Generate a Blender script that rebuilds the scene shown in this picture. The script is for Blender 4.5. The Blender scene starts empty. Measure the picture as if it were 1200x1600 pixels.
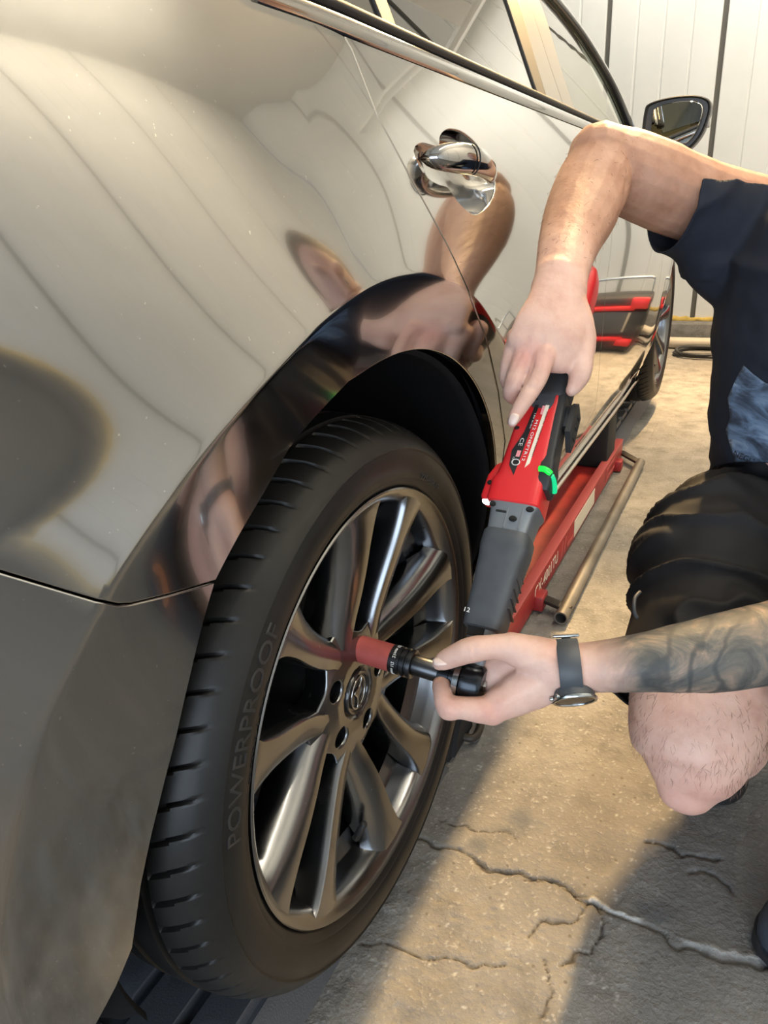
import bpy, bmesh, math, random
import numpy as np
from mathutils import Vector, Matrix, noise
from mathutils.geometry import delaunay_2d_cdt

random.seed(4)
rng = np.random.default_rng(7)
scn = bpy.context.scene
COL = scn.collection
PI = math.pi
R = math.radians

# ------------------------------------------------------------------ camera
cam_data = bpy.data.cameras.new('camera')
cam = bpy.data.objects.new('camera', cam_data)
COL.objects.link(cam)
cam_data.sensor_fit = 'VERTICAL'
cam_data.sensor_height = 24.0
cam_data.lens = 24.0 * 1119.54 / 1600.0
cam_data.clip_start = 0.02
def cam_matrix(pos, yaw, pitch, roll):
    f = Vector((math.sin(yaw) * math.cos(pitch), math.cos(yaw) * math.cos(pitch), -math.sin(pitch)))
    r0 = Vector((math.cos(yaw), -math.sin(yaw), 0)); d0 = f.cross(r0)
    r = math.cos(roll) * r0 + math.sin(roll) * d0
    d = -math.sin(roll) * r0 + math.cos(roll) * d0
    m = Matrix((r, -d, -f)).transposed().to_4x4()
    m.translation = Vector(pos)
    return m
cam.matrix_world = cam_matrix((0.3506, -0.6259, 0.5487), -0.48831, 0.39844, 0.05835)
scn.camera = cam

# ------------------------------------------------------------------ view, world, lamps
scn.view_settings.view_transform = 'Standard'
scn.view_settings.look = 'None'
scn.view_settings.exposure = 0.0
scn.view_settings.gamma = 1.0
scn.view_settings.use_curve_mapping = False

FLOOR = -0.40
CEIL = 3.30
world = bpy.data.worlds.new('daylight outside the open door'); scn.world = world
world.use_nodes = True
world.node_tree.nodes['Background'].inputs[0].default_value = (0.78, 0.88, 1.0, 1)
world.node_tree.nodes['Background'].inputs[1].default_value = 0.55

def area_lamp(name, loc, rot, sx, sy, power, color):
    l = bpy.data.lights.new(name, 'AREA'); l.shape = 'RECTANGLE'; l.size = sx; l.size_y = sy
    l.energy = power; l.color = color
    o = bpy.data.objects.new(name, l); COL.objects.link(o); o.location = loc; o.rotation_euler = rot
    return o
# warm strip lamp overhead, along the car; added unseen fills brighten the panelled walls and ceiling; daylight through the open door behind
strip = area_lamp('strip_lamp', (0.06, 2.6, 2.26), (R(-42), 0, R(-4)), 0.07, 0.7, 47, (1.0, 0.66, 0.30)); strip.data.spread = R(58)
strip2 = area_lamp('strip_lamp', (0.25, 3.6, 2.30), (R(-6), 0, 0), 0.07, 1.0, 42, (1.0, 0.66, 0.32)); strip2.data.spread = R(66)
area_lamp('far_wall_fill', (0.3, 4.3, 2.36), (R(30), 0, 0), 2.6, 0.10, 21, (1.0, 0.95, 0.84))  # added light that brightens the far wall
area_lamp('right_wall_fill', (0.75, 1.2, 3.0), (R(52), 0, R(-90)), 3.4, 0.10, 115, (1.0, 0.88, 0.68))  # added light, turned from the car to brighten the right wall
area_lamp('ceiling_fill', (1.5, 1.6, 2.30), (R(180), 0, 0), 0.10, 2.2, 24, (1.0, 0.90, 0.72))  # added light without a fixture, brightens the ceiling
area_lamp('door_daylight', (0.4, -3.0, 0.55), (R(90), 0, 0), 3.6, 1.7, 115, (0.72, 0.85, 1.0))

# ------------------------------------------------------------------ materials
def mat(name, col=(0.5, 0.5, 0.5), rough=0.5, metal=0.0, coat=0.0, coat_rough=0.03, spec=None, emit=None, emit_strength=1.0):
    m = bpy.data.materials.new(name); m.use_nodes = True
    b = m.node_tree.nodes['Principled BSDF']
    b.inputs['Base Color'].default_value = (*col, 1)
    b.inputs['Roughness'].default_value = rough
    b.inputs['Metallic'].default_value = metal
    b.inputs['Coat Weight'].default_value = coat
    b.inputs['Coat Roughness'].default_value = coat_rough
    if spec is not None: b.inputs['Specular IOR Level'].default_value = spec
    if emit:
        b.inputs['Emission Color'].default_value = (*emit, 1); b.inputs['Emission Strength'].default_value = emit_strength
    return m
def nt(m): return m.node_tree, m.node_tree.nodes['Principled BSDF']
def node(t, kind, **kw):
    n = t.nodes.new(kind)
    for k, v in kw.items():
        if k in n.inputs: n.inputs[k].default_value = v
        else: setattr(n, k, v)
    return n
def coords(t, which='Object'):
    return node(t, 'ShaderNodeTexCoord').outputs[which]
def noise_tex(t, vec, scale, detail=4.0, rough=0.55, distortion=0.0):
    n = node(t, 'ShaderNodeTexNoise'); n.inputs['Scale'].default_value = scale; n.inputs['Detail'].default_value = detail
    n.inputs['Roughness'].default_value = rough; n.inputs['Distortion'].default_value = distortion
    t.links.new(vec, n.inputs['Vector']); return n.outputs['Fac']
def ramp(t, fac, stops):
    n = node(t, 'ShaderNodeValToRGB')
    el = n.color_ramp.elements
    while len(el) < len(stops): el.new(0.5)
    for e, (p, c) in zip(el, stops):
        e.position = p; e.color = (*c, 1) if len(c) == 3 else c
    t.links.new(fac, n.inputs[0]); return n.outputs[0]
def mixc(t, fac, a, b):
    n = node(t, 'ShaderNodeMix', data_type='RGBA')
    for s, v in ((n.inputs[0], fac), (n.inputs[6], a), (n.inputs[7], b)):
        if isinstance(v, (int, float)): s.default_value = v
        elif isinstance(v, tuple): s.default_value = (*v, 1)
        else: t.links.new(v, s)
    return n.outputs[2]
def bump(t, b, height, strength=0.3, dist=0.002):
    n = node(t, 'ShaderNodeBump'); n.inputs['Strength'].default_value = strength; n.inputs['Distance'].default_value = dist
    t.links.new(height, n.inputs['Height']); t.links.new(n.outputs[0], b.inputs['Normal']); return n
def grain(m, scale, strength=0.2, dist=0.001, var=0.0):
    t, b = nt(m); v = coords(t); h = noise_tex(t, v, scale, 5); bump(t, b, h, strength, dist)
    if var:
        c = tuple(b.inputs['Base Color'].default_value)[:3]
        f = noise_tex(t, v, scale * 0.13, 3)
        o = ramp(t, f, [(0.3, tuple(x * (1 - var) for x in c)), (0.7, tuple(min(1, x * (1 + var)) for x in c))])
        t.links.new(o, b.inputs['Base Color'])
    return m

M = {}
# car paint: warm grey metallic under clear coat, with fine dust specks
M['paint'] = mat('grey metallic paint', (0.335, 0.325, 0.312), 0.17, 1.0, 1.0, 0.02)
t, b = nt(M['paint']); v = coords(t)
sp = ramp(t, noise_tex(t, v, 240, 2), [(0.735, (0, 0, 0)), (0.75, (1, 1, 1))])
t.links.new(mixc(t, sp, (0.335, 0.325, 0.312), (0.55, 0.52, 0.48)), b.inputs['Base Color'])
rr = node(t, 'ShaderNodeMapRange'); rr.inputs[3].default_value = 0.07; rr.inputs[4].default_value = 0.13
t.links.new(noise_tex(t, v, 5, 6), rr.inputs[0]); t.links.new(rr.outputs[0], b.inputs['Roughness'])
M['gap'] = mat('black seam', (0.008, 0.008, 0.009), 0.7)
M['liner'] = grain(mat('wheel arch liner felt', (0.010, 0.010, 0.011), 0.95, spec=0.15), 300, 0.3)
M['under'] = mat('underbody black', (0.012, 0.012, 0.013), 0.8)
M['chrome'] = mat('satin chrome trim', (0.62, 0.58, 0.52), 0.16, 1.0)
M['pillar'] = mat('satin pillar cover', (0.27, 0.26, 0.245), 0.34, 1.0)
M['gloss_black'] = mat('gloss black trim', (0.010, 0.011, 0.014), 0.08, 0.0, 1.0)
M['seal'] = mat('black rubber seal', (0.012, 0.012, 0.013), 0.55)
def glass(name, tint, refl_ior, extra):
    m = bpy.data.materials.new(name); m.use_nodes = True; t = m.node_tree; t.nodes.clear()
    out = node(t, 'ShaderNodeOutputMaterial'); mx = node(t, 'ShaderNodeMixShader'); tr = node(t, 'ShaderNodeBsdfTransparent')
    gl = node(t, 'ShaderNodeBsdfGlossy'); fr = node(t, 'ShaderNodeFresnel'); ad = node(t, 'ShaderNodeMath', operation='ADD')
    tr.inputs[0].default_value = (*tint, 1); gl.inputs['Roughness'].default_value = 0.01; gl.inputs[0].default_value = (1, 0.98, 0.95, 1)
    fr.inputs[0].default_value = refl_ior; ad.inputs[1].default_value = extra; ad.use_clamp = True
    t.links.new(fr.outputs[0], ad.inputs[0]); t.links.new(ad.outputs[0], mx.inputs[0])
    t.links.new(tr.outputs[0], mx.inputs[1]); t.links.new(gl.outputs[0], mx.inputs[2]); t.links.new(mx.outputs[0], out.inputs[0])
    return m
M['privacy_glass'] = glass('dark tinted window glass', (0.03, 0.03, 0.028), 1.6, 0.22)
M['clear_glass'] = glass('clear green window glass', (0.52, 0.60, 0.52), 1.45, 0.05)
M['mirror'] = mat('mirror glass', (0.62, 0.62, 0.58), 0.03, 1.0)
M['interior'] = mat('dark cabin trim', (0.05, 0.05, 0.052), 0.8)
M['mirror_shell'] = grain(mat('dark mirror housing', (0.035, 0.034, 0.034), 0.35), 300, 0.1)
M['lens'] = mat('clear indicator lens', (0.45, 0.42, 0.38), 0.15)

# wheel
M['rim'] = mat('hyper grey alloy', (0.195, 0.200, 0.208), 0.22, 1.0, 0.35, 0.08)
t, b = nt(M['rim']); v = coords(t)
rr = node(t, 'ShaderNodeMapRange'); rr.inputs[3].default_value = 0.19; rr.inputs[4].default_value = 0.31
t.links.new(noise_tex(t, v, 22, 5), rr.inputs[0]); t.links.new(rr.outputs[0], b.inputs['Roughness'])
M['rim_dark'] = mat('dark barrel alloy', (0.10, 0.098, 0.095), 0.32, 0.9)
M['brake'] = grain(mat('cast iron brake', (0.03, 0.03, 0.03), 0.5, 0.6), 120, 0.3)
M['cap'] = mat('black centre cap', (0.02, 0.02, 0.021), 0.22, 0.3, 0.5)
M['emblem'] = mat('silver emblem', (0.40, 0.39, 0.38), 0.2, 1.0)
M['tyre'] = mat('black tyre rubber', (0.014, 0.0135, 0.013), 0.42, spec=0.32)
t, b = nt(M['tyre']); v = coords(t)
f = noise_tex(t, v, 9, 6, 0.65)
t.links.new(ramp(t, f, [(0.35, (0.0065, 0.0063, 0.0062)), (0.75, (0.0125, 0.012, 0.0115))]), b.inputs['Base Color'])
rr = node(t, 'ShaderNodeMapRange'); rr.inputs[3].default_value = 0.34; rr.inputs[4].default_value = 0.55
t.links.new(noise_tex(t, v, 14, 4), rr.inputs[0]); t.links.new(rr.outputs[0], b.inputs['Roughness'])
bump(t, b, noise_tex(t, v, 420, 3), 0.12, 0.0006)
M['tyre_text'] = mat('raised tyre lettering', (0.022, 0.0215, 0.021), 0.38)

# tools
M['red_plastic'] = grain(mat('red tool plastic', (0.66, 0.022, 0.026), 0.36), 500, 0.06, 0.0004)
M['black_plastic'] = grain(mat('black overmould rubber', (0.022, 0.023, 0.025), 0.55), 600, 0.15, 0.0005)
M['boot'] = grain(mat('dark grey rubber boot', (0.060, 0.066, 0.075), 0.50), 500, 0.15, 0.0005, 0.1)
M['grey_metal'] = grain(mat('grey cast gear housing', (0.24, 0.26, 0.28), 0.42, 0.55), 260, 0.12, 0.0005)
M['screw'] = mat('dark screw steel', (0.05, 0.05, 0.05), 0.35, 0.9)
M['steel'] = mat('polished steel', (0.42, 0.45, 0.46), 0.2, 1.0)
M['gun'] = mat('gunmetal impact steel', (0.075, 0.078, 0.085), 0.3, 1.0)
M['black_steel'] = mat('black head steel', (0.03, 0.034, 0.04), 0.22, 0.9)
M['socket_red'] = grain(mat('worn red socket sleeve', (0.36, 0.07, 0.06), 0.5), 160, 0.12, 0.0005, 0.22)
M['print_white'] = mat('white print', (0.75, 0.75, 0.72), 0.5)
M['print_cream'] = mat('cream label strip', (0.80, 0.72, 0.58), 0.45)
M['print_pink'] = mat('pink print', (0.80, 0.30, 0.32), 0.45)
M['print_black'] = mat('black label', (0.015, 0.016, 0.018), 0.4)
M['print_red'] = mat('red label badge', (0.75, 0.08, 0.14), 0.4)
M['led_green'] = mat('lit green lamp bar', (0.0, 0.10, 0.02), 0.3, emit=(0.01, 1.0, 0.07), emit_strength=1.1)
M['led_cyan'] = mat('lit blue-green lamp bar', (0.0, 0.10, 0.05), 0.3, emit=(0.01, 0.80, 0.30), emit_strength=0.9)
M['led_white'] = mat('lit white work lamp', (0.9, 0.9, 0.95), 0.3, emit=(0.92, 0.9, 1.0), emit_strength=14.0)

# workshop
M['lift_red'] = grain(mat('red lift paint', (0.36, 0.028, 0.028), 0.42), 90, 0.12, 0.001, 0.25)
M['lift_edge'] = mat('faded red lift edge', (0.55, 0.10, 0.09), 0.5)
M['pipe'] = grain(mat('bare worn steel pipe', (0.19, 0.175, 0.155), 0.5, 0.55), 60, 0.15, 0.001, 0.3)
M['dark_steel'] = grain(mat('dark steel bar', (0.07, 0.06, 0.05), 0.55, 0.6), 80, 0.2, 0.001, 0.3)
M['rubber_pad'] = grain(mat('black rubber block', (0.012, 0.012, 0.013), 0.75), 200, 0.2)
M['ramp'] = grain(mat('black moulded plastic', (0.055, 0.062, 0.075), 0.38), 420, 0.45, 0.0012)
M['white_panel'] = mat('white wall panel', (0.84, 0.83, 0.79), 0.45)
t, b = nt(M['white_panel']); v = coords(t, 'Object')
f = noise_tex(t, v, 3.0, 5)
t.links.new(ramp(t, f, [(0.3, (0.80, 0.79, 0.75)), (0.75, (0.87, 0.86, 0.82))]), b.inputs['Base Color'])
bump(t, b, noise_tex(t, v, 60, 3), 0.12, 0.002)
M['joint'] = mat('grey panel joint', (0.16, 0.15, 0.13), 0.8)
M['foam'] = grain(mat('yellow foam seal', (0.62, 0.42, 0.10), 0.8), 60, 0.6, 0.01, 0.3)
M['hose'] = mat('black hose', (0.02, 0.02, 0.02), 0.5)
M['white_pipe'] = grain(mat('grime stained white pipe', (0.55, 0.48, 0.38), 0.5), 20, 0.1, 0.001, 0.25)

# concrete
M['concrete'] = mat('worn concrete', (0.33, 0.31, 0.28), 0.75, spec=0.35)
t, b = nt(M['concrete']); v = coords(t)
big = noise_tex(t, v, 1.7, 6, 0.6)
mid = noise_tex(t, v, 14, 8, 0.62)
fine = noise_tex(t, v, 130, 5, 0.6)
c1 = ramp(t, mid, [(0.30, (0.145, 0.138, 0.128)), (0.48, (0.235, 0.225, 0.208)), (0.72, (0.33, 0.315, 0.29))])
c2 = mixc(t, ramp(t, big, [(0.38, (0, 0, 0)), (0.66, (0.55, 0.55, 0.55))]), c1, (0.175, 0.165, 0.15))
c3 = mixc(t, ramp(t, fine, [(0.58, (0, 0, 0)), (0.70, (0.7, 0.7, 0.7))]), c2, (0.42, 0.405, 0.38))
vor = node(t, 'ShaderNodeTexVoronoi'); vor.inputs['Scale'].default_value = 38; t.links.new(v, vor.inputs['Vector'])
c4 = mixc(t, ramp(t, vor.outputs['Distance'], [(0.06, (0.75, 0.75, 0.75)), (0.13, (0, 0, 0))]), c3, (0.12, 0.105, 0.09))
at = node(t, 'ShaderNodeAttribute', attribute_name='dirt')
sep = node(t, 'ShaderNodeSeparateColor'); t.links.new(at.outputs['Color'], sep.inputs[0])
c5 = mixc(t, sep.outputs[0], c4, (0.06, 0.052, 0.045))
c6 = mixc(t, sep.outputs[1], c5, (0.62, 0.62, 0.60))
c7 = mixc(t, sep.outputs[2], c6, (0.135, 0.138, 0.14))  # floor stains, plus the zone with deepened shade
t.links.new(c7, b.inputs['Base Color'])
ad = node(t, 'ShaderNodeMath', operation='ADD'); t.links.new(mid, ad.inputs[0]); t.links.new(fine, ad.inputs[1])
bump(t, b, ad.outputs[0], 0.85, 0.006)

# person
M['skin'] = mat('skin', (0.60, 0.36, 0.28), 0.48, spec=0.4)
t, b = nt(M['skin']); v = coords(t)
b.inputs['Subsurface Weight'].default_value = 0.12
b.inputs['Subsurface Radius'].default_value = (0.010, 0.004, 0.002)
b.inputs['Subsurface Scale'].default_value = 0.6
blot = noise_tex(t, v, 26, 5, 0.6)
sk = ramp(t, blot, [(0.3, (0.55, 0.315, 0.25)), (0.5, (0.65, 0.41, 0.33)), (0.72, (0.71, 0.48, 0.395))])
at = node(t, 'ShaderNodeAttribute', attribute_name='marks')
sep = node(t, 'ShaderNodeSeparateColor'); t.links.new(at.outputs['Color'], sep.inputs[0])
tat = noise_tex(t, v, 13, 7, 0.62, 2.4)
tink = ramp(t, tat, [(0.33, (0.050, 0.053, 0.053)), (0.47, (0.11, 0.105, 0.095)), (0.58, (0.21, 0.165, 0.13)), (0.72, (0.42, 0.29, 0.22))])
wv = node(t, 'ShaderNodeTexWave'); wv.inputs['Scale'].default_value = 9; wv.inputs['Distortion'].default_value = 14; wv.inputs['Detail'].default_value = 3
t.links.new(v, wv.inputs['Vector'])
tink2 = mixc(t, ramp(t, wv.outputs['Fac'], [(0.0, (0.75, 0.75, 0.75)), (0.22, (0, 0, 0))]), tink, (0.045, 0.048, 0.05))
s1 = mixc(t, sep.outputs[0], sk, tink2)
s2 = mixc(t, sep.outputs[1], mixc(t, sep.outputs[2], s1, ramp(t, blot, [(0.3, (0.36, 0.175, 0.105)), (0.7, (0.50, 0.275, 0.18))])), (0.62, 0.26, 0.22))
t.links.new(s2, b.inputs['Base Color'])
bump(t, b, noise_tex(t, v, 150, 8, 0.7), 0.34, 0.0022)
M['nail'] = mat('fingernail', (0.74, 0.56, 0.49), 0.28)
M['hair'] = grain(mat('brown hair', (0.05, 0.03, 0.018), 0.6), 200, 0.6, 0.003)
M['body_hair'] = mat('fine brown body hair', (0.16, 0.09, 0.06), 0.6)
M['eye'] = mat('eye white', (0.8, 0.78, 0.74), 0.2)
M['shirt'] = grain(mat('navy cotton', (0.018, 0.022, 0.033), 0.85, spec=0.25), 700, 0.2, 0.0006)
M['shorts'] = grain(mat('black shorts cloth', (0.012, 0.0115, 0.013), 0.72, spec=0.35), 700, 0.15, 0.0005)
M['shirt_print'] = mat('blue grey shirt print', (0.2, 0.27, 0.36), 0.75)
t, b = nt(M['shirt_print']); v = coords(t)
mp = node(t, 'ShaderNodeMapping'); mp.inputs['Scale'].default_value = (1.0, 1.0, 2.6); mp.inputs['Rotation'].default_value = (0.5, 0.6, 0.2)
t.links.new(v, mp.inputs[0])
f = noise_tex(t, mp.outputs[0], 11, 6, 0.6, 1.2)
t.links.new(ramp(t, f, [(0.30, (0.018, 0.024, 0.038)), (0.44, (0.06, 0.085, 0.13)), (0.56, (0.16, 0.24, 0.36)), (0.72, (0.36, 0.46, 0.58))]), b.inputs['Base Color'])
M['shoe'] = grain(mat('dark blue grey shoe fabric', (0.025, 0.032, 0.045), 0.7), 400, 0.3, 0.001)
M['shoe_orange'] = mat('orange shoe detail', (0.65, 0.22, 0.06), 0.5)
M['strap'] = grain(mat('grey watch strap', (0.055, 0.062, 0.072), 0.5), 500, 0.1, 0.0004)
M['watch_screen'] = mat('dark watch screen', (0.012, 0.012, 0.013), 0.25, 0.0, 0.0)

# ------------------------------------------------------------------ mesh helpers
def link(name, me, m, parent=None, smooth=True, angle=None):
    o = bpy.data.objects.new(name, me); COL.objects.link(o)
    if m is not None and len(me.materials) == 0: me.materials.append(m)
    if smooth:
        me.polygons.foreach_set('use_smooth', [True] * len(me.polygons))
        if angle: me.set_sharp_from_angle(angle=R(angle))
    if parent is not None: o.parent = parent
    return o
def from_vf(v, f):
    me = bpy.data.meshes.new('m'); me.from_pydata([tuple(map(float, p)) for p in v], [], f); me.update(); return me
def make(name, v, f, m, parent=None, smooth=True, angle=None, fix=True):
    me = from_vf(v, f)
    if fix:
        bm = bmesh.new(); bm.from_mesh(me); bmesh.ops.recalc_face_normals(bm, faces=bm.faces); bm.to_mesh(me); bm.free()
    return link(name, me, m, parent, smooth, angle)
def tag(o, label=None, cat=None, group=None, kind=None):
    if label: o['label'] = label
    if cat: o['category'] = cat
    if group: o['group'] = group
    if kind: o['kind'] = kind
    return o
def empty(name, loc, label, cat, group=None):
    o = bpy.data.objects.new(name, None); COL.objects.link(o); o.location = loc; o.empty_display_size = 0.05
    return tag(o, label, cat, group)
def sub(name, parent):
    o = bpy.data.objects.new(name, None); COL.objects.link(o); o.parent = parent; o.empty_display_size = 0.03; return o
class Parts:
    """collects raw vertices and faces of one part"""
    def __init__(s): s.v = []; s.f = []
    def add(s, v, f):
        n = len(s.v); s.v += [tuple(p) for p in v]; s.f += [tuple(i + n for i in q) for q in f]; return s
    def make(s, name, m, parent=None, smooth=True, angle=None): return make(name, s.v, s.f, m, parent, smooth, angle)
def loft(rings, closed=True, cap=(True, True), loop=False):
    n = len(rings[0]); v = [p for r in rings for p in r]; f = []
    k = len(rings)
    for i in range(k if loop else k - 1):
        a = i * n; b2 = ((i + 1) % k) * n
        for j in range(n if closed else n - 1):
            j2 = (j + 1) % n
            f.append((a + j, a + j2, b2 + j2, b2 + j))
    if not loop:
        if cap[0]: f.append(tuple(range(n))[::-1])
        if cap[1]: f.append(tuple((k - 1) * n + j for j in range(n)))
    return v, f
def rbox(c, s, bev=0.004, rot=None, seg=2):
    bm = bmesh.new(); bmesh.ops.create_cube(bm, size=1)
    for q in bm.verts: q.co = Vector((q.co.x * s[0], q.co.y * s[1], q.co.z * s[2]))
    if bev: bmesh.ops.bevel(bm, geom=list(bm.edges), offset=bev, segments=seg, profile=0.5, affect='EDGES')
    mt = (rot.to_4x4() if rot else Matrix.Identity(4)); mt.translation = Vector(c)
    bmesh.ops.transform(bm, matrix=mt, verts=bm.verts)
    bm.verts.index_update()
    v = [tuple(q.co) for q in bm.verts]; f = [tuple(x.index for x in q.verts) for q in bm.faces]; bm.free(); return v, f
def frame(d, hint=(0, 0, 1)):
    d = Vector(d).normalized(); h = Vector(hint)
    if abs(d.dot(h.normalized())) > 0.98: h = Vector((1, 0, 0)) if abs(d.x) < 0.9 else Vector((0, 1, 0))
    a = (h - d * h.dot(d)).normalized(); return a, d.cross(a)
def smooth_path(pts, n=6):
    p = [np.array(q, float) for q in pts]; p = [2 * p[0] - p[1]] + p + [2 * p[-1] - p[-2]]; out = []
    for i in range(1, len(p) - 2):
        for k in range(n):
            t = k / n; t2 = t * t; t3 = t2 * t
            out.append(0.5 * (2 * p[i] + (p[i + 1] - p[i - 1]) * t + (2 * p[i - 1] - 5 * p[i] + 4 * p[i + 1] - p[i + 2]) * t2 + (3 * p[i] - p[i - 1] - 3 * p[i + 1] + p[i + 2]) * t3))
    out.append(p[-2]); return out
def tube(path, r, n=12, loop=False, hint=(0, 0, 1)):
    path = [Vector(tuple(q)) for q in path]; rings = []; k = len(path); a = None
    for i, q in enumerate(path):
        d = (path[(i + 1) % k] - path[i - 1]) if loop else (path[min(i + 1, k - 1)] - path[max(i - 1, 0)])
        d.normalize()
        if a is None: a, b2 = frame(d, hint)
        else:
            a = (a - d * a.dot(d)).normalized(); b2 = d.cross(a)
        rr = float(r[i]) if hasattr(r, '__len__') else r
        rings.append([q + rr * (math.cos(t) * a + math.sin(t) * b2) for t in [2 * PI * j / n for j in range(n)]])
    return loft(rings, loop=loop)
def etube(nodes, hint, n=20, sub_n=5, dome=True):
    """organic limb: nodes (centre, half width along hint side, half depth)"""
    arr = smooth_path([tuple(c) + (ra, rb) for c, ra, rb in nodes], sub_n)
    cs = [Vector([float(e) for e in q[:3]]) for q in arr]; rings = []; k = len(cs)
    for i in range(k):
        d = (cs[min(i + 1, k - 1)] - cs[max(i - 1, 0)]).normalized()
        h = Vector(hint); a = (h - d * h.dot(d)).normalized(); b2 = d.cross(a)
        ra, rb = max(float(arr[i][3]), 0.002), max(float(arr[i][4]), 0.002)
        rings.append((cs[i], d, a, b2, ra, rb))
    out = []
    def ring(c, a, b2, ra, rb): return [c + ra * math.cos(t) * a + rb * math.sin(t) * b2 for t in [2 * PI * j / n for j in range(n)]]
    if dome:
        c, d, a, b2, ra, rb = rings[0]; m = min(ra, rb)
        for s in (0.98, 0.8, 0.45): out.append(ring(c - d * m * s, a, b2, ra * math.sqrt(1 - s * s), rb * math.sqrt(1 - s * s)))
    for c, d, a, b2, ra, rb in rings: out.append(ring(c, a, b2, ra, rb))
    if dome:
        c, d, a, b2, ra, rb = rings[-1]; m = min(ra, rb)
        for s in (0.45, 0.8, 0.98): out.append(ring(c + d * m * s, a, b2, ra * math.sqrt(1 - s * s), rb * math.sqrt(1 - s * s)))
    return loft(out)
def lathe_x(profile, n=96, closed_profile=False, arc=None):
    """profile of (x, radius) turned about the X axis"""
    rings = []
    for k in range(n):
        a = 2 * PI * k / n
        rings.append([(x, r * math.cos(a), r * math.sin(a)) for x, r in profile])
    return loft(rings, closed=closed_profile, loop=True)
def cyl(p0, p1, r0, r1=None, n=20, bev=0.0):
    r1 = r0 if r1 is None else r1
    p0 = Vector(p0); p1 = Vector(p1); d = (p1 - p0).normalized(); a, b2 = frame(d)
    prof = [(0, r0), (1, r1)]
    L = (p1 - p0).length
    st = [(0, r0 - bev), (bev, r0), (L - bev, r1), (L, r1 - bev)] if bev else [(0, r0), (L, r1)]
    return loft([[p0 + d * s + rr * (math.cos(t) * a + math.sin(t) * b2) for t in [2 * PI * j / n for j in range(n)]] for s, rr in st])
def ball(c, s, n=16, m=10):
    rings = []
    for i in range(m + 1):
        ph = PI * (i + 0.02) / (m + 0.04); rings.append([(c[0] + s[0] * math.sin(ph) * math.cos(2 * PI * j / n), c[1] + s[1] * math.sin(ph) * math.sin(2 * PI * j / n), c[2] + s[2] * math.cos(ph)) for j in range(n)])
    return loft(rings)
def evaluated(me, mods):
    """mesh after modifiers [(type, {settings})]"""
    o = bpy.data.objects.new('tmp', me); COL.objects.link(o)
    for kind, kw in mods:
        md = o.modifiers.new(kind, kind)
        for k, val in kw.items(): setattr(md, k, val)
    dg = bpy.context.evaluated_depsgraph_get(); dg.update()
    out = bpy.data.meshes.new_from_object(o.evaluated_get(dg), depsgraph=dg)
    bpy.data.objects.remove(o); return out
def text_mesh(txt, size, depth=0.0004, align='CENTER', bold=0.0):
    c = bpy.data.curves.new('t', 'FONT'); c.body = txt; c.size = size; c.extrude = depth; c.align_x = align; c.align_y = 'CENTER'; c.offset = bold
    c.resolution_u = 3
    o = bpy.data.objects.new('tmp', c); COL.objects.link(o)
    dg = bpy.context.evaluated_depsgraph_get(); dg.update()
    me = bpy.data.meshes.new_from_object(o.evaluated_get(dg), depsgraph=dg)
    v = [tuple(q.co) for q in me.vertices]; f = [tuple(p.vertices) for p in me.polygons]
    bpy.data.objects.remove(o); bpy.data.meshes.remove(me); return v, f
def prism(poly, depth, to_world):
    """flat outline (u, v) given thickness; to_world(u, v, w)"""
    n = len(poly); v = [to_world(p[0], p[1], 0) for p in poly] + [to_world(p[0], p[1], depth) for p in poly]
    f = [tuple(range(n))[::-1], tuple(range(n, 2 * n))] + [(i, (i + 1) % n, n + (i + 1) % n, n + i) for i in range(n)]
    return v, f
def in_poly(pts, poly):
    x, y = pts[:, 0], pts[:, 1]; inside = np.zeros(len(pts), bool); n = len(poly)
    for i in range(n):
        x1, y1 = poly[i]; x2, y2 = poly[(i + 1) % n]
        c = (y1 > y) != (y2 > y)
        if y2 != y1: inside ^= c & (x < (x2 - x1) * (y - y1) / (y2 - y1) + x1)
    return inside
def densify(poly, step):
    out = []; n = len(poly)
    for i in range(n):
        a = np.array(poly[i], float); c = np.array(poly[(i + 1) % n], float); k = max(1, int(math.ceil(np.linalg.norm(c - a) / step)))
        out += [a + (c - a) * j / k for j in range(k)]
    return np.array(out)
def shrink(poly, d):
    p = np.array(poly, float)
    area = 0.5 * np.sum(p[:, 0] * np.roll(p[:, 1], -1) - np.roll(p[:, 0], -1) * p[:, 1])
    if area < 0: p = p[::-1]
    if not d: return p
    e = np.roll(p, -1, 0) - p; e /= np.linalg.norm(e, axis=1)[:, None] + 1e-12
    nn = np.stack([-e[:, 1], e[:, 0]], 1); q = nn + np.roll(nn, 1, 0); q /= np.linalg.norm(q, axis=1)[:, None] + 1e-12
    cosv = np.clip((q * nn).sum(1), 0.5, 1)
    return p + q * (d / cosv)[:, None]
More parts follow.
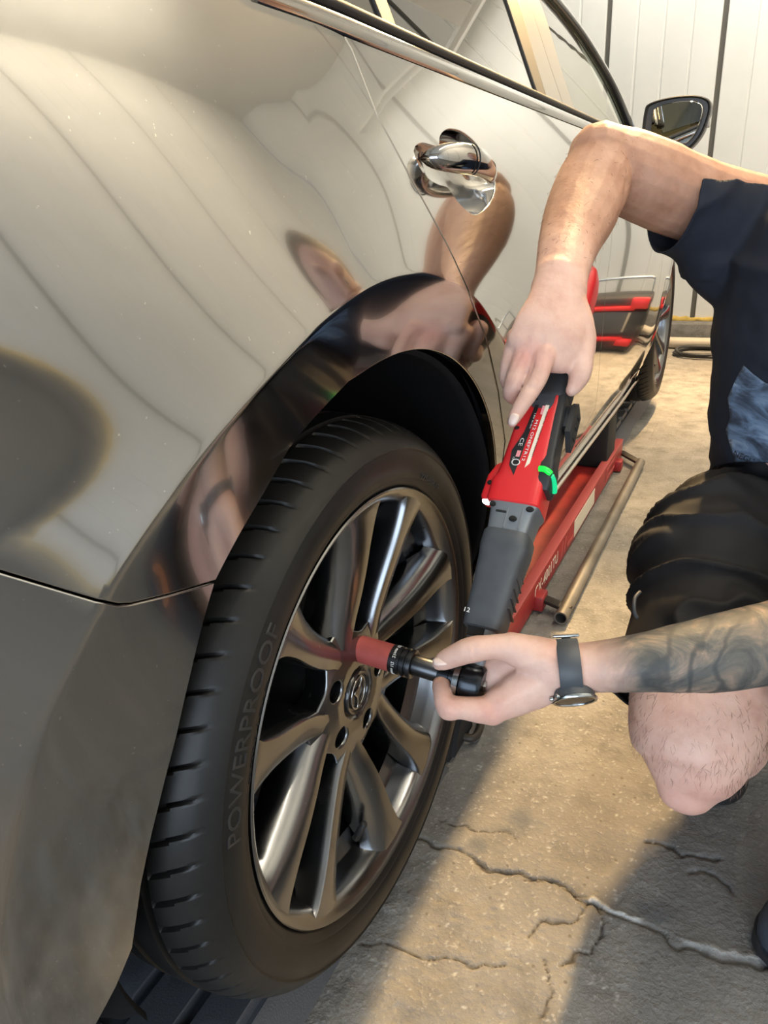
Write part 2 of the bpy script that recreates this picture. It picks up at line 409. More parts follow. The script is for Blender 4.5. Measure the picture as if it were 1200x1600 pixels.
def panel(name, poly, fx, m, parent, step=0.014, gap=0.0019, holes=(), hem=0.014, edge=0.010, rim=0.0016, extra=None, clear=None):
    """sheet panel: outline in (y, z) lifted to x = fx(y, z), with folded edges and exact normals"""
    b0 = densify(shrink(densify(poly, edge), gap), edge * 1.6)
    loops = [b0] + [densify(h, edge) for h in holes]
    lo, hi = b0.min(0), b0.max(0)
    gx, gy = np.meshgrid(np.arange(lo[0], hi[0], step), np.arange(lo[1], hi[1], step)); gy[:, ::2] += step * 0.5
    g = np.stack([gx.ravel(), gy.ravel()], 1); keep = in_poly(g, b0)
    for h in loops[1:]: keep &= ~in_poly(g, h)
    allb = np.concatenate(loops)
    g = g[keep]
    if extra is not None:
        if clear is not None: g = g[~clear(g)]
        ex = np.array(extra, float); ex = ex[in_poly(ex, b0)]; g = np.concatenate([g, ex])
    if len(g):
        dmin = np.full(len(g), 9.0)
        for q in allb: dmin = np.minimum(dmin, np.hypot(g[:, 0] - q[0], g[:, 1] - q[1]))
        g = g[dmin > step * 0.45]
    pts = [Vector(p) for p in np.concatenate([allb, g])]
    edges = []; s = 0
    for l in loops:
        edges += [(s + i, s + (i + 1) % len(l)) for i in range(len(l))]; s += len(l)
    vs, es, fs, *_ = delaunay_2d_cdt(pts, edges, [], 0, 1e-6)
    P2 = np.array([tuple(q) for q in vs]); F = np.array([f for f in fs if len(f) == 3])
    cen = P2[F].mean(1); ok = in_poly(cen, b0)
    for h in loops[1:]: ok &= ~in_poly(cen, h)
    F = F[ok]
    def nrm(p):
        e = 1e-3
        dy = (fx(p[:, 0] + e, p[:, 1]) - fx(p[:, 0] - e, p[:, 1])) / (2 * e); dz = (fx(p[:, 0], p[:, 1] + e) - fx(p[:, 0], p[:, 1] - e)) / (2 * e)
        n = np.stack([np.ones(len(p)), -dy, -dz], 1); return n / np.linalg.norm(n, axis=1)[:, None]
    V = np.column_stack([fx(P2[:, 0], P2[:, 1]), P2]); N = nrm(P2)
    a = P2[F]; cr = (a[:, 1, 0] - a[:, 0, 0]) * (a[:, 2, 1] - a[:, 0, 1]) - (a[:, 1, 1] - a[:, 0, 1]) * (a[:, 2, 0] - a[:, 0, 0])
    F[cr < 0] = F[cr < 0][:, ::-1]
    verts = [V]; norms = [N]; faces = [tuple(map(int, f)) for f in F]; base = len(V)
    for li, l in enumerate(loops):
        k = len(l); e = np.roll(l, -1, 0) - np.roll(l, 1, 0); e /= np.linalg.norm(e, axis=1)[:, None] + 1e-12
        out = np.stack([e[:, 1], -e[:, 0]], 1)
        ar = 0.5 * np.sum(l[:, 0] * np.roll(l[:, 1], -1) - np.roll(l[:, 0], -1) * l[:, 1])
        if ar < 0: out = -out
        if li: out = -out
        n0 = nrm(l); o3 = np.column_stack([np.zeros(k), out]); p0 = np.column_stack([fx(l[:, 0], l[:, 1]), l])
        rings = [(p0, n0), (p0 + o3 * rim * 0.6 - n0 * rim * 0.5, n0 + o3), (p0 + o3 * rim - n0 * rim * 1.8, o3), (p0 + o3 * rim - n0 * hem, o3)]
        for p, n in rings: verts.append(p); norms.append(n / np.linalg.norm(n, axis=1)[:, None])
        ccw = (ar > 0) != bool(li)
        for ri in range(3):
            A = base + ri * k; B = A + k
            for i in range(k):
                j = (i + 1) % k; q = (A + i, B + i, B + j, A + j)
                faces.append(q if (ar > 0) == (li == 0) or True else q[::-1])
        base += 4 * k
    V = np.concatenate(verts); N = np.concatenate(norms)
    me = from_vf(V, faces)
    # face directions follow the stored normals
    flip = [p.index for p in me.polygons if sum(np.dot(N[i], p.normal) for i in p.vertices) < 0]
    if flip:
        fl = set(flip); faces = [tuple(reversed(f)) if i in fl else f for i, f in enumerate(faces)]; me = from_vf(V, faces)
    o = link(name, me, m, parent)
    me.normals_split_custom_set_from_vertices([tuple(n) for n in N])
    return o


# ================================================================== SETTING
def vnoise(x, y, scale, seed):
    x = x * scale; y = y * scale; xi = np.floor(x).astype(int); yi = np.floor(y).astype(int); fx = x - xi; fy = y - yi
    fx = fx * fx * (3 - 2 * fx); fy = fy * fy * (3 - 2 * fy)
    def h(i, j):
        n = (i * 374761393 + j * 668265263 + seed * 1442695041) & 0x7fffffff; n = (n ^ (n >> 13)) * 1274126177 & 0x7fffffff
        return ((n ^ (n >> 16)) & 0xffff) / 65535.0
    a = h(xi, yi); b2 = h(xi + 1, yi); c = h(xi, yi + 1); d = h(xi + 1, yi + 1)
    return (a + (b2 - a) * fx) * (1 - fy) + (c + (d - c) * fx) * fy - 0.5
def sstep_(a, b2, q): t = np.clip((q - a) / (b2 - a), 0, 1); return t * t * (3 - 2 * t)
def fbm(x, y, s, seed, o=4):
    t = 0; am = 1
    for k in range(o): t = t + am * vnoise(x, y, s, seed + k); s *= 2.03; am *= 0.52
    return t
XL, XR, YB, YF = -3.4, 2.6, -3.1, 4.95      # room
def axis(lo, a, b2, hi, step, coarse):
    return np.unique(np.round(np.concatenate([np.arange(lo, a, coarse), np.arange(a, b2, step), np.arange(b2, hi, coarse), [hi]]), 4))
def axis2(lo, hi, fine0, fine1, mid0, mid1):
    return np.unique(np.round(np.concatenate([np.arange(lo, mid0, 0.12), np.arange(mid0, fine0, 0.012), np.arange(fine0, fine1, 0.0031), np.arange(fine1, mid1, 0.012), np.arange(mid1, hi, 0.12), [hi]]), 4))
gx = axis2(XL, XR, -0.12, 0.62, -0.45, 0.9); gy = axis2(YB, YF + 0.1, -0.24, 0.72, -0.55, 2.4)
X2, Y2 = np.meshgrid(gx, gy)
x, y = X2.ravel(), Y2.ravel()
rough_zone = np.clip(fbm(x, y, 2.3, 11, 3) * 2.2 + 0.55, 0.15, 1)
z = FLOOR + 0.006 * fbm(x, y, 3.0, 3) + (0.0036 + 0.0085 * sstep_(0.18, 0.34, x + 0.05 * fbm(x, y, 6, 8, 3)) * sstep_(0.8, 0.3, y)) * rough_zone * fbm(x, y, 34, 5, 5)
pit = fbm(x, y, 60, 9, 2); z -= 0.0035 * np.clip(pit - 0.42, 0, 1) * 6 * rough_zone
dirt = np.zeros(len(x)); mortar = np.zeros(len(x)); stain_shade = np.zeros(len(x))
def seg_dist(pts, wob, seed):
    d = np.full(len(x), 9.0); wx = wob * fbm(x, y, 22, seed, 3); wy = wob * fbm(x, y, 22, seed + 7, 3)
    px, py = x + wx, y + wy
    for (ax, ay), (bx, by) in zip(pts[:-1], pts[1:]):
        dx, dy = bx - ax, by - ay; t = np.clip(((px - ax) * dx + (py - ay) * dy) / (dx * dx + dy * dy), 0, 1)
        d = np.minimum(d, np.hypot(px - ax - t * dx, py - ay - t * dy))
    return d
def fl(*p): return [(q[0], q[1]) for q in p]
main_crack = fl((-0.0505, 0.1523, -0.4000), (0.0056, 0.1535, -0.4000), (0.0795, 0.1582, -0.4000), (0.1215, 0.1563, -0.4000), (0.1702, 0.1605, -0.4000), (0.2226, 0.1623, -0.4000), (0.2479, 0.1526, -0.4000), (0.2942, 0.1444, -0.4000), (0.3626, 0.1415, -0.4000), (0.4186, 0.1467, -0.4000), (0.4723, 0.1594, -0.4000))
cracks = [(main_crack, 0.0026, 0.0065, 21),
  (fl((0.2226, 0.1623, -0.4000), (0.1815, 0.1546, -0.4000), (0.1355, 0.1500, -0.4000)), 0.0016, 0.0035, 31),
  (fl((0.2369, 0.1523, -0.4000), (0.2037, 0.1123, -0.4000), (0.1694, 0.0621, -0.4000)), 0.0016, 0.0036, 33),
  (fl((-0.0406, -0.0417, -0.4000), (0.0324, -0.0271, -0.4000), (0.0848, -0.0154, -0.4000), (0.1554, 0.0188, -0.4000)), 0.0017, 0.0040, 35),
  (fl((0.2475, 0.1547, -0.4000), (0.2590, 0.1155, -0.4000), (0.2498, 0.0799, -0.4000), (0.2243, 0.0582, -0.4000)), 0.0018, 0.0042, 37),
  (fl((0.2078, 0.0608, -0.4000), (0.2168, 0.0066, -0.4000), (0.2213, -0.0443, -0.4000)), 0.0016, 0.0035, 39),
  (fl((0.2975, 0.3033, -0.4000), (0.3356, 0.3065, -0.4000), (0.3606, 0.2910, -0.4000), (0.3910, 0.3111, -0.4000)), 0.0030, 0.0055, 41),
  (fl((0.3673, 0.2685, -0.4000), (0.4030, 0.2659, -0.4000), (0.4294, 0.2574, -0.4000)), 0.0030, 0.0055, 43),
  (fl((-0.0195, 0.2144, -0.4000), (0.0391, 0.2105, -0.4000), (0.1024, 0.2171, -0.4000)), 0.0014, 0.0028, 45)]
for pts, wd, dep, sd in cracks:
    d = seg_dist(pts, 0.026, sd) * (1 + 0.5 * fbm(x, y, 18, sd + 3, 2)); g = np.exp(-(d / wd) ** 2); z -= dep * g; dirt = np.maximum(dirt, g)
d = seg_dist(main_crack[6:], 0.026, 21); side = np.clip(1 - np.abs(d - 0.008) / 0.0075, 0, 1) * (y > 0)
side *= np.clip(fbm(x, y, 46, 77, 4) * 3.2 + 0.62, 0, 1)
lip = np.interp(x, [p[0] for p in main_crack], [p[1] for p in main_crack]) + 0.0
mortar = np.maximum(mortar, side * (y > lip)); z += 0.0025 * mortar
for (cx, cy), rad in (((0.1063, 0.2577, -0.4000)[:2], 0.022), ((0.3332, 0.1763, -0.4000)[:2], 0.02), ((0.0540, 0.1846, -0.4000)[:2], 0.012)):
    stain_shade = np.maximum(stain_shade, np.clip(1.6 - np.hypot(x - cx, y - cy) / rad + fbm(x, y, 40, 13, 2), 0, 1))
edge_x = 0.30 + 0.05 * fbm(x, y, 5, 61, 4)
stain_shade = np.maximum(stain_shade, 0.62 * sstep_(-0.02, 0.05, x - edge_x) * sstep_(0.75, 0.35, y + 0.1 * fbm(x, y, 4, 63, 3)))  # rough grey concrete; its darker tone also deepens the shade here
mortar = np.maximum(mortar, 0.55 * np.clip((fbm(x, y, 110, 91, 4) - 0.52) * 8, 0, 1) * (x > -0.11) * (x < 0.61) * (y > -0.23) * (y < 0.71))
nx, ny = len(gx), len(gy); idx = np.arange(nx * ny).reshape(ny, nx)
quads = np.stack([idx[:-1, :-1], idx[:-1, 1:], idx[1:, 1:], idx[1:, :-1]], -1).reshape(-1, 4)
me = bpy.data.meshes.new('floor'); me.from_pydata(np.column_stack([x, y, z]).tolist(), [], quads.tolist()); me.update()
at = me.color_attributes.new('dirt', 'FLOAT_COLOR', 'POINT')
at.data.foreach_set('color', np.column_stack([dirt, mortar, stain_shade, np.ones(len(x))]).astype(np.float32).ravel())
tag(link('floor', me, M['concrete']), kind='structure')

def slab(name, lo, hi, m, parent=None):
    c = [(a + b2) / 2 for a, b2 in zip(lo, hi)]; s = [b2 - a for a, b2 in zip(lo, hi)]
    v, f = rbox(c, s, 0); o = make(name, v, f, m, parent, False)
    if parent is None: tag(o, kind='structure')
    return o
WB = -0.28                                     # top of the kerb under the panels
def wall_panel_mesh(w, h, ribs):
    """one white sandwich panel with pressed grooves, local: x along the wall, y out of the wall, z up"""
    prof = [(0.0, -0.004), (0.004, 0.0)]
    for k in range(1, ribs):
        c = w * k / ribs; prof += [(c - 0.009, 0.0), (c - 0.004, -0.006), (c + 0.004, -0.006), (c + 0.009, 0.0)]
    prof += [(w - 0.004, 0.0), (w, -0.004), (w, -0.03), (0, -0.03)]
    rings = [[(px, py, 0) for px, py in prof], [(px, py, h) for px, py in prof]]
    v, f = loft(rings); me = from_vf(v, f); bm = bmesh.new(); bm.from_mesh(me); bmesh.ops.recalc_face_normals(bm, faces=bm.faces); bm.to_mesh(me); bm.free()
    me.materials.append(M['white_panel']); return me
def panelled_wall(name, start, end, h0, h1, joints, direction):
    """wall backing with panels as children; direction: 'y' = wall facing -Y, 'x' = wall facing -X"""
    if direction == 'y': back = slab(name, (start, YF + 0.031, h0), (end, YF + 0.15, h1), M['joint'])
    else: back = slab(name, (XR + 0.031, start, h0), (XR + 0.15, end, h1), M['joint'])
    meshes = {}
    for a, b2 in zip(joints[:-1], joints[1:]):
        w = round(b2 - a - 0.032, 3)
        if w not in meshes: meshes[w] = wall_panel_mesh(w, h1 - h0 - 0.005, max(2, int(round(w / 0.166))))
        o = bpy.data.objects.new('wall_panel', meshes[w]); COL.objects.link(o); o.parent = back
        if direction == 'y': o.matrix_local = Matrix.Translation((b2 - 0.016, YF, h0)) @ Matrix.Rotation(PI, 4, 'Z')
        else: o.matrix_local = Matrix.Translation((XR, a + 0.016, h0)) @ Matrix.Rotation(PI / 2, 4, 'Z')
    return back
j0 = (-0.7656, 4.9500, 1.7036)[0]; j1 = (-0.0732, 4.9500, 1.6003)[0]; jw = j1 - j0
js = [XL] + [j0 + jw * k for k in range(-12, 14) if XL + 0.15 < j0 + jw * k < XR - 0.15] + [XR]
panelled_wall('wall_far', XL, XR, WB, CEIL, js, 'y')
jy = np.arange(-3.1, YF - 0.2, 1.02).tolist() + [YF]
panelled_wall('wall_right', YB, YF, WB, CEIL, jy, 'x')
slab('wall_left', (XL - 0.12, YB, FLOOR - 0.02), (XL, YF, CEIL), M['white_panel'])
slab('ceiling', (XL - 0.1, YB, CEIL), (XR + 0.1, YF + 0.1, CEIL + 0.1), M['white_panel'])
slab('wall_back', (XL, YB - 0.12, 2.1), (XR, YB, CEIL), M['white_panel'])
# concrete kerb and foam seal below the panels
def kerb(name, lo, hi):
    v, f = rbox([(a + b2) / 2 for a, b2 in zip(lo, hi)], [b2 - a for a, b2 in zip(lo, hi)], 0.012)
    tag(make(name, v, f, M['concrete'], None, True, 40), kind='structure')
kerb('baseboard_far', (XL, YF - 0.16, FLOOR - 0.02), (XR, YF + 0.14, WB - 0.004))
kerb('baseboard_right', (XR - 0.06, YB, FLOOR - 0.02), (XR + 0.14, YF - 0.162, WB - 0.004))
def foam(name, p0, p1):
    k = 160; path = []
    for i in range(k + 1):
        q = Vector(p0).lerp(Vector(p1), i / k); path.append((q.x + random.uniform(-.006, .006), q.y + random.uniform(-.006, .006), q.z + random.uniform(-.006, .006)))
    v, f = tube(path, [random.uniform(0.012, 0.024) for _ in path], 8); tag(make(name, v, f, M['foam']), kind='structure')
foam('trim_1', (XL, YF - 0.004, WB + 0.003), (XR - 0.03, YF - 0.004, WB + 0.003))
foam('trim_2', (XR - 0.004, YB, WB + 0.003), (XR - 0.004, YF - 0.05, WB + 0.003))
# ceiling lamp housings (the lamps above are their tubes; the two wall fills are added)
for lx, ly, w, zz, rz in ((0.06, 2.64, 0.8, 2.36, 0), (0.25, 3.6, 1.1, 2.36, 0), (0.3, 4.35, 2.7, 2.41, 1), (0.75, 1.2, 3.5, 3.06, 0)):
    e = empty('ceiling_lamp', (lx, ly, zz), {0.25: 'short warm strip lamp hanging above the front wing', 0.06: 'short warm strip lamp hanging above the car flank', 0.3: 'added fill lamp by the far panelled wall', 0.75: 'added fill lamp near the right wall'}[lx], 'lamp'); e.rotation_euler = (0, 0, PI / 2 * rz)
    v, f = rbox((0, 0, 0.0), (0.14, w, 0.03), 0.006); make('lamp_housing', v, f, M['white_panel'], e, True, 40)
    for sy in (-1, 1): v, f = cyl((0, sy * w * 0.4, 0.01), (0, sy * w * 0.4, CEIL - zz), 0.006, n=8); make('hanger', v, f, M['steel'], e)

# ================================================================== CAR
CAR = empty('car', (-0.9, 1.4, -0.342), 'dark grey saloon car raised on the red lift, shown from its rear right side', 'car')
CAR_INV = Matrix.Translation((0.9, -1.4, 0.342))
def on_car(o):
    o.parent = CAR; o.matrix_parent_inverse = CAR_INV; return o
def spline(pts):
    xs = np.array([p[0] for p in pts], float); ys = np.array([p[1] for p in pts], float); n = len(xs); h = np.diff(xs)
    A = np.eye(n); r = np.zeros(n)
    for i in range(1, n - 1):
        A[i, i - 1] = h[i - 1]; A[i, i] = 2 * (h[i - 1] + h[i]); A[i, i + 1] = h[i]; r[i] = 6 * ((ys[i + 1] - ys[i]) / h[i] - (ys[i] - ys[i - 1]) / h[i - 1])
    m2 = np.linalg.solve(A, r)
    def f(q):
        q = np.asarray(q, float); i = np.clip(np.searchsorted(xs, q) - 1, 0, n - 2); d = q - xs[i]; hh = h[i]
        a = (m2[i + 1] - m2[i]) / (6 * hh); c = (ys[i + 1] - ys[i]) / hh - hh * (2 * m2[i] + m2[i + 1]) / 6
        return ys[i] + d * (c + d * (m2[i] / 2 + d * a))
    return f
door_prof = spline([(-.14, -.062), (-.08, -.048), (0, -.020), (.1, .003), (.2, .017), (.3, .025), (.4, .0275), (.46, .0255), (.50, .0215), (.55, .013), (.60, .001), (.65, -.0145), (.70, -.032), (.76, -.055)])
rear_prof = spline([(-.25, -.03), (-.12, .004), (0, .020), (.12, .027), (.25, .030), (.36, .0305), (.43, .0292), (.47, .0255), (.50, .0205), (.55, .0080), (.60, -.0075), (.65, -.0255), (.70, -.0455), (.75, -.067), (.79, -.085)])
def sstep(a, b2, q): t = np.clip((q - a) / (b2 - a), 0, 1); return t * t * (3 - 2 * t)
FY = 2.83
ACY, ACZ = 0.008, 0.020
def body(y, z):
    y = np.asarray(y, float); z = np.asarray(z, float)
    w = sstep(0.10, -0.34, y); x = door_prof(z) * (1 - w) + rear_prof(z) * w
    x = x - 0.65 * np.clip(-0.06 - y, 0, 0.5) ** 2 - 0.045 * np.clip(y - 1.9, 0, 3) ** 2
    u = 0.5 * ((-0.10 - y) + np.sqrt((-0.10 - y) ** 2 + 0.05 ** 2)); x = x + 0.21 * np.minimum(u, 0.4) * sstep(0.38, 0.66, z)
    # wheel arch: a ridge round the opening, falling away outside it and dished towards the lip
    for cy in (0.0, FY):
        d = np.hypot(y - cy - ACY, z - ACZ) - 0.470
        l1 = 0.019 + (0.20 + 0.12 * sstep(0.05, -0.22, y - cy) * sstep(0.16, 0.34, z)) * d; l2 = 0.002 + 0.017 * np.exp(-np.maximum(d, -0.03) / 0.07)
        x = x + np.maximum(0.5 * (l1 + l2 - np.sqrt((l1 - l2) ** 2 + 0.0011 ** 2)), -0.02) * (1.0 if cy == 0 else 0.8)
    return x
def arc(cy, r, a0, a1, n=60): return [(cy + ACY + r * math.cos(R(a0 + (a1 - a0) * k / n)), ACZ + r * math.sin(R(a0 + (a1 - a0) * k / n))) for k in range(n + 1)]
LIP = 0.395
def P2(*pts): return [(p[1], p[2]) for p in pts]
def belt(y): return 0.712 - 0.02 * np.clip(np.asarray(y, float), 0, 2)
seam = P2((-0.0258, 0.0591, 0.6966), (-0.0226, 0.0667, 0.6881), (-0.0142, 0.0684, 0.6655), (-0.0021, 0.0724, 0.6316), (0.0149, 0.1039, 0.5789), (0.0338, 0.1571, 0.5078), (0.0461, 0.1934, 0.4489), (0.0434, 0.2578, 0.3899), (0.0374, 0.3238, 0.3078), (0.0296, 0.3832, 0.2145)) + [(0.413, 0.06), (0.424, -0.02), (0.430, -0.060)]
seam[0] = (seam[0][0], float(belt(0.0)) - 0.012)
bump_seam = P2((-0.0020, -0.2502, 0.2893), (-0.0025, -0.2990, 0.3025), (-0.0037, -0.3308, 0.3122), (-0.0040, -0.3408, 0.3171), (-0.0067, -0.3546, 0.3274), (-0.0176, -0.3714, 0.3424), (-0.0317, -0.3952, 0.3636)) + [(-0.58, 0.43), (-0.68, 0.455), (-0.98, 0.47)]
bump_seam[0] = (ACY + LIP * math.cos(R(134.4)), ACZ + LIP * math.sin(R(134.4)))
# rear quarter panel with the wheel arch
lip_left = P2((0.0304, -0.0756, 0.4081), (0.0259, -0.1171, 0.3928), (0.0201, -0.1536, 0.3752), (0.0147, -0.1735, 0.3577), (0.0092, -0.1919, 0.3391), (0.0033, -0.2180, 0.3163), (-0.0002, -0.2369, 0.2989), (-0.0021, -0.2480, 0.2882))
a0_ = math.degrees(math.atan2(lip_left[0][1] - ACZ, lip_left[0][0] - ACY))
lip_left = [tuple(q) for q in smooth_path([np.array(q) for q in lip_left], 4)]
qp = arc(0, LIP, -12, a0_ - 4, 80)[1:] + lip_left + bump_seam[1:] + [(-0.98, 0.62), (-0.98, 0.765)] + [(-0.70, 0.79), (-0.45, 0.79), (-0.25, 0.775), (-0.14, 0.735), (-0.075, float(belt(0)) - 0.001)] + seam + [(0.418, -0.066)]
ridge = [(ACY + (0.470 + dd) * math.cos(R(a)), ACZ + (0.470 + dd) * math.sin(R(a))) for dd in (-.012, -.0065, -.003, -.001, .001, .003, .0065, .012) for a in np.arange(-30, 230, 0.9)]
near = lambda g: np.abs(np.hypot(g[:, 0] - ACY, g[:, 1] - ACZ) - 0.470) < 0.017
on_car(panel('quarter_panel', qp, body, M['paint'], None, 0.009, extra=ridge, clear=near))
bp = [lip_left[-1]] + P2((-0.0066, -0.2675, 0.2535), (-0.0116, -0.2945, 0.2009), (-0.0183, -0.3173, 0.1516), (-0.0262, -0.3382, 0.1032), (-0.0325, -0.3543, 0.0612), (-0.0402, -0.3714, 0.0031), (-0.0462, -0.3899, -0.0228), (-0.0531, -0.4110, -0.0450)) + [(-0.49, -0.16), (-0.94, -0.16), (-0.98, 0.0)] + bump_seam[::-1][:-1]
on_car(panel('rear_bumper', bp, body, M['paint'], None, 0.010, extra=ridge, clear=near))
# rear door with the hollow behind its handle
cup_c = (0.247, 0.583)
cup_out = P2((0.0070, 0.1329, 0.6033), (0.0047, 0.1450, 0.6099), (0.0033, 0.1684, 0.6135), (0.0034, 0.2073, 0.6121), (0.0000, 0.2216, 0.6220), (-0.0027, 0.2421, 0.6299), (-0.0042, 0.2698, 0.6336), (-0.0037, 0.3067, 0.6316), (0.0001, 0.3465, 0.6190), (0.0069, 0.3743, 0.5955), (0.0134, 0.3817, 0.5705), (0.0181, 0.3525, 0.5518), (0.0215, 0.3077, 0.5396), (0.0229, 0.2687, 0.5370), (0.0213, 0.2343, 0.5471), (0.0184, 0.2135, 0.5599), (0.0165, 0.2013, 0.5681), (0.0160, 0.1745, 0.5713), (0.0144, 0.1487, 0.5782), (0.0111, 0.1354, 0.5898))
cs = np.array(smooth_path([np.array(p) for p in cup_out + cup_out[:1]], 5)[:-1]); cup_hole = [tuple(q) for q in cs]
front_seam = [(1.085, float(belt(1.08)) - 0.012)] + P2((0.0225, 1.1759, 0.5181), (0.0308, 1.1052, 0.3591), (0.0196, 1.1492, 0.1914), (-0.0070, 1.2657, 0.0329)) + [(1.075, -0.062)]
rd = seam + front_seam[::-1]
rear_door = on_car(panel('rear_door', rd, body, M['paint'], None, 0.013, holes=[cup_hole], extra=ridge, clear=near))
bmx = cs.mean(0)
rings = []
for s, d in ((1.0, 0.0005), (0.985, 0.004), (0.95, 0.012), (0.88, 0.022), (0.72, 0.031), (0.5, 0.036), (0.25, 0.038), (0.04, 0.0385)):
    q = bmx + (cs - bmx) * s; rings.append([(float(body(p[0], p[1])) - d, p[0], p[1]) for p in q])
v, f = loft(rings, cap=(False, True)); o = make('handle_cup', v, f, M['paint'], None); o.parent = rear_door
# door handle bar
def handle_bar(name, y0, y1, z0, z1, parent, h=0.0165):
    n = 26; rings = []
    for i in range(n + 1):
        t = i / n; yy = y0 + (y1 - y0) * t; zc = z0 + (z1 - z0) * t
        e = max(0.0, 1 - abs(2 * t - 1) ** 3.2) ** 0.5
        hh = h * (0.16 + 0.84 * e) * (1.12 - 0.30 * t); out = 0.004 + 0.032 * math.sin(PI * min(1, 0.005 + t * 0.93)) ** 0.6
        foot = max(0.0, 1 - t / 0.26) ** 0.5 if t < 0.26 else (max(0.0, (t - 0.93) / 0.07) if t > 0.93 else 0.0)
        zz = zc + 0.006 * math.sin(PI * t); xb = float(body(yy, zz)); th = 0.0085 + 0.003 * e
        inner = th * 0.6 + foot * (out + 0.006 - th)
        rings.append([(xb + out - 0.2 * th + (th * math.cos(a) if math.cos(a) > 0 else inner * math.cos(a)), yy, zz + hh * math.sin(a)) for a in [2 * PI * j / 24 for j in range(24)]])
    v, f = loft(rings); o = make(name, v, f, M['paint'], None); o.parent = parent; return o
ha, hz = (0.0134, 0.1528, 0.6011), (0.0360, 0.3067, 0.5791)
hb = handle_bar('door_handle', ha[1], hz[1], ha[2] - 0.004, hz[2] - 0.002, rear_door, 0.0160)
def hx_(t): yy = ha[1] + (hz[1] - ha[1]) * t; zz = ha[2] - 0.004 + (hz[2] + 0.002 - ha[2]) * t + 0.006 * math.sin(PI * t); return float(body(yy, zz)), yy, zz
ring = []
for a in np.linspace(-1.35, 1.35, 14):
    xb, yy, zz = hx_(0.36); ring.append((xb + 0.0335 + 0.0112 * math.cos(a), yy, zz + 0.0164 * math.sin(a)))
v, f = tube(ring, 0.0009, 6); o = make('handle_joint', v, f, M['gap']); o.parent = rear_door
xb, yy, zz = hx_(0.955); v, f = ball((xb + 0.0200, yy, zz + 0.001), (0.004, 0.008, 0.005), 14, 8); o = make('key_cover', v, f, M['gap']); o.parent = rear_door
# front door, sill and front wing
front_seam2 = [(2.02, 0.675), (2.05, 0.60), (2.10, 0.45), (2.13, 0.25), (2.13, 0.10), (2.10, -0.075)]
front_door = on_car(panel('front_door', front_seam + front_seam2[::-1], body, M['paint'], None, 0.022))
handle_bar('door_handle', 1.17, 1.38, 0.592, 0.582, front_door)
on_car(panel('side_sill', [(0.425, -0.066), (1.1, -0.072), (2.12, -0.085), (2.36, -0.09), (2.36, -0.115), (2.0, -0.125), (0.44, -0.105)], body, M['paint'], None, 0.02))
fw = arc(FY, LIP, 188, -10, 70) + [(3.30, -0.06), (3.62, 0.0), (3.66, 0.30), (3.45, 0.50), (2.9, 0.60), (2.4, 0.655)] + front_seam2 + [(2.36, -0.085)]
on_car(panel('front_wing', fw, body, M['paint'], None, 0.022))
# bright strip along the foot of the sill
path = [(float(body(yy, -0.112)) + 0.004, yy, -0.113 - 0.008 * (yy - 0.45)) for yy in np.linspace(0.45, 2.34, 40)]
v, f = tube(path, 0.0055, 8); on_car(make('sill_strip', v, f, M['chrome']))
# side glass on the leaning upper body
def gx_(y, z): return -0.040 - 0.45 * (np.asarray(z, float) - 0.70) - 0.010 * ((np.asarray(y, float) - 0.9) / 1.2) ** 2 - 0.10 * np.clip(np.asarray(z, float) - 0.86, 0, 1) ** 2 * 6
def gin(d): return lambda y, z: gx_(y, z) - d
TOPZ = 1.03
def bl(y): return float(belt(y)) + 0.004
on_car(panel('rear_quarter_glass', [(-0.30, 0.755), (0.0, bl(0)), (0.222, bl(.22)), (0.222, 0.80), (0.225, TOPZ - 0.03), (0.05, 1.0), (-0.12, 0.90)], gin(0.004), M['privacy_glass'], None, 0.05, hem=0.003))
on_car(panel('rear_pillar', [(-0.66, 0.785), (-0.30, 0.755), (-0.12, 0.902), (0.05, 1.002), (0.05, 1.05), (-0.18, 1.04)], gx_, M['paint'], None, 0.05, 0.001))
on_car(panel('division_bar', [(0.214, bl(.21)), (0.244, bl(.24)), (0.254, 0.80), (0.262, TOPZ), (0.225, TOPZ), (0.218, 0.80)], gx_, M['seal'], None, 0.03, 0.0005))
on_car(panel('rear_door_glass', [(0.25, bl(.25)), (0.80, bl(.8)), (0.812, 0.76), (0.845, 0.90), (0.875, TOPZ), (0.27, TOPZ), (0.258, 0.80)], gin(0.004), M['privacy_glass'], None, 0.05, hem=0.003))
on_car(panel('window_seal', [(0.798, bl(.8)), (0.848, bl(.84)), (0.875, 0.78), (0.93, 0.90), (0.97, TOPZ), (0.872, TOPZ), (0.836, 0.88), (0.808, 0.76)], gx_, M['seal'], None, 0.03, 0.0005))
on_car(panel('door_pillar', [(0.850, bl(.85)), (0.972, bl(.97)), (0.992, 0.80), (1.022, 0.91), (1.05, TOPZ), (0.972, TOPZ), (0.932, 0.90), (0.877, 0.78)], gx_, M['pillar'], None, 0.03, 0.0008))
on_car(panel('pillar_cover', [(0.975, bl(.97)), (1.068, bl(1.07)), (1.09, 0.80), (1.14, 0.91), (1.17, TOPZ), (1.055, TOPZ), (1.025, 0.91), (0.995, 0.80)], gx_, M['pillar'], None, 0.03, 0.0008))
ap = [(1.80, 0.735), (1.742, 0.826), (1.578, 0.909), (1.43, 0.955), (1.26, 0.985)]
on_car(panel('front_door_glass', [(1.07, bl(1.07)), (1.80, 0.700), (1.80, 0.735), (1.742, 0.826), (1.578, 0.909), (1.43, 0.955), (1.26, 0.985), (1.16, 0.98), (1.14, 0.91), (1.09, 0.80)], gin(0.004), M['clear_glass'], None, 0.05, hem=0.003))
def rail(name, pts, r0, m, off=0.0, n=10):
    path = [(float(gx_(a, c)) + off, a, c) for a, c in pts]; v, f = tube(smooth_path(path, 6), r0, n); return on_car(make(name, v, f, m))
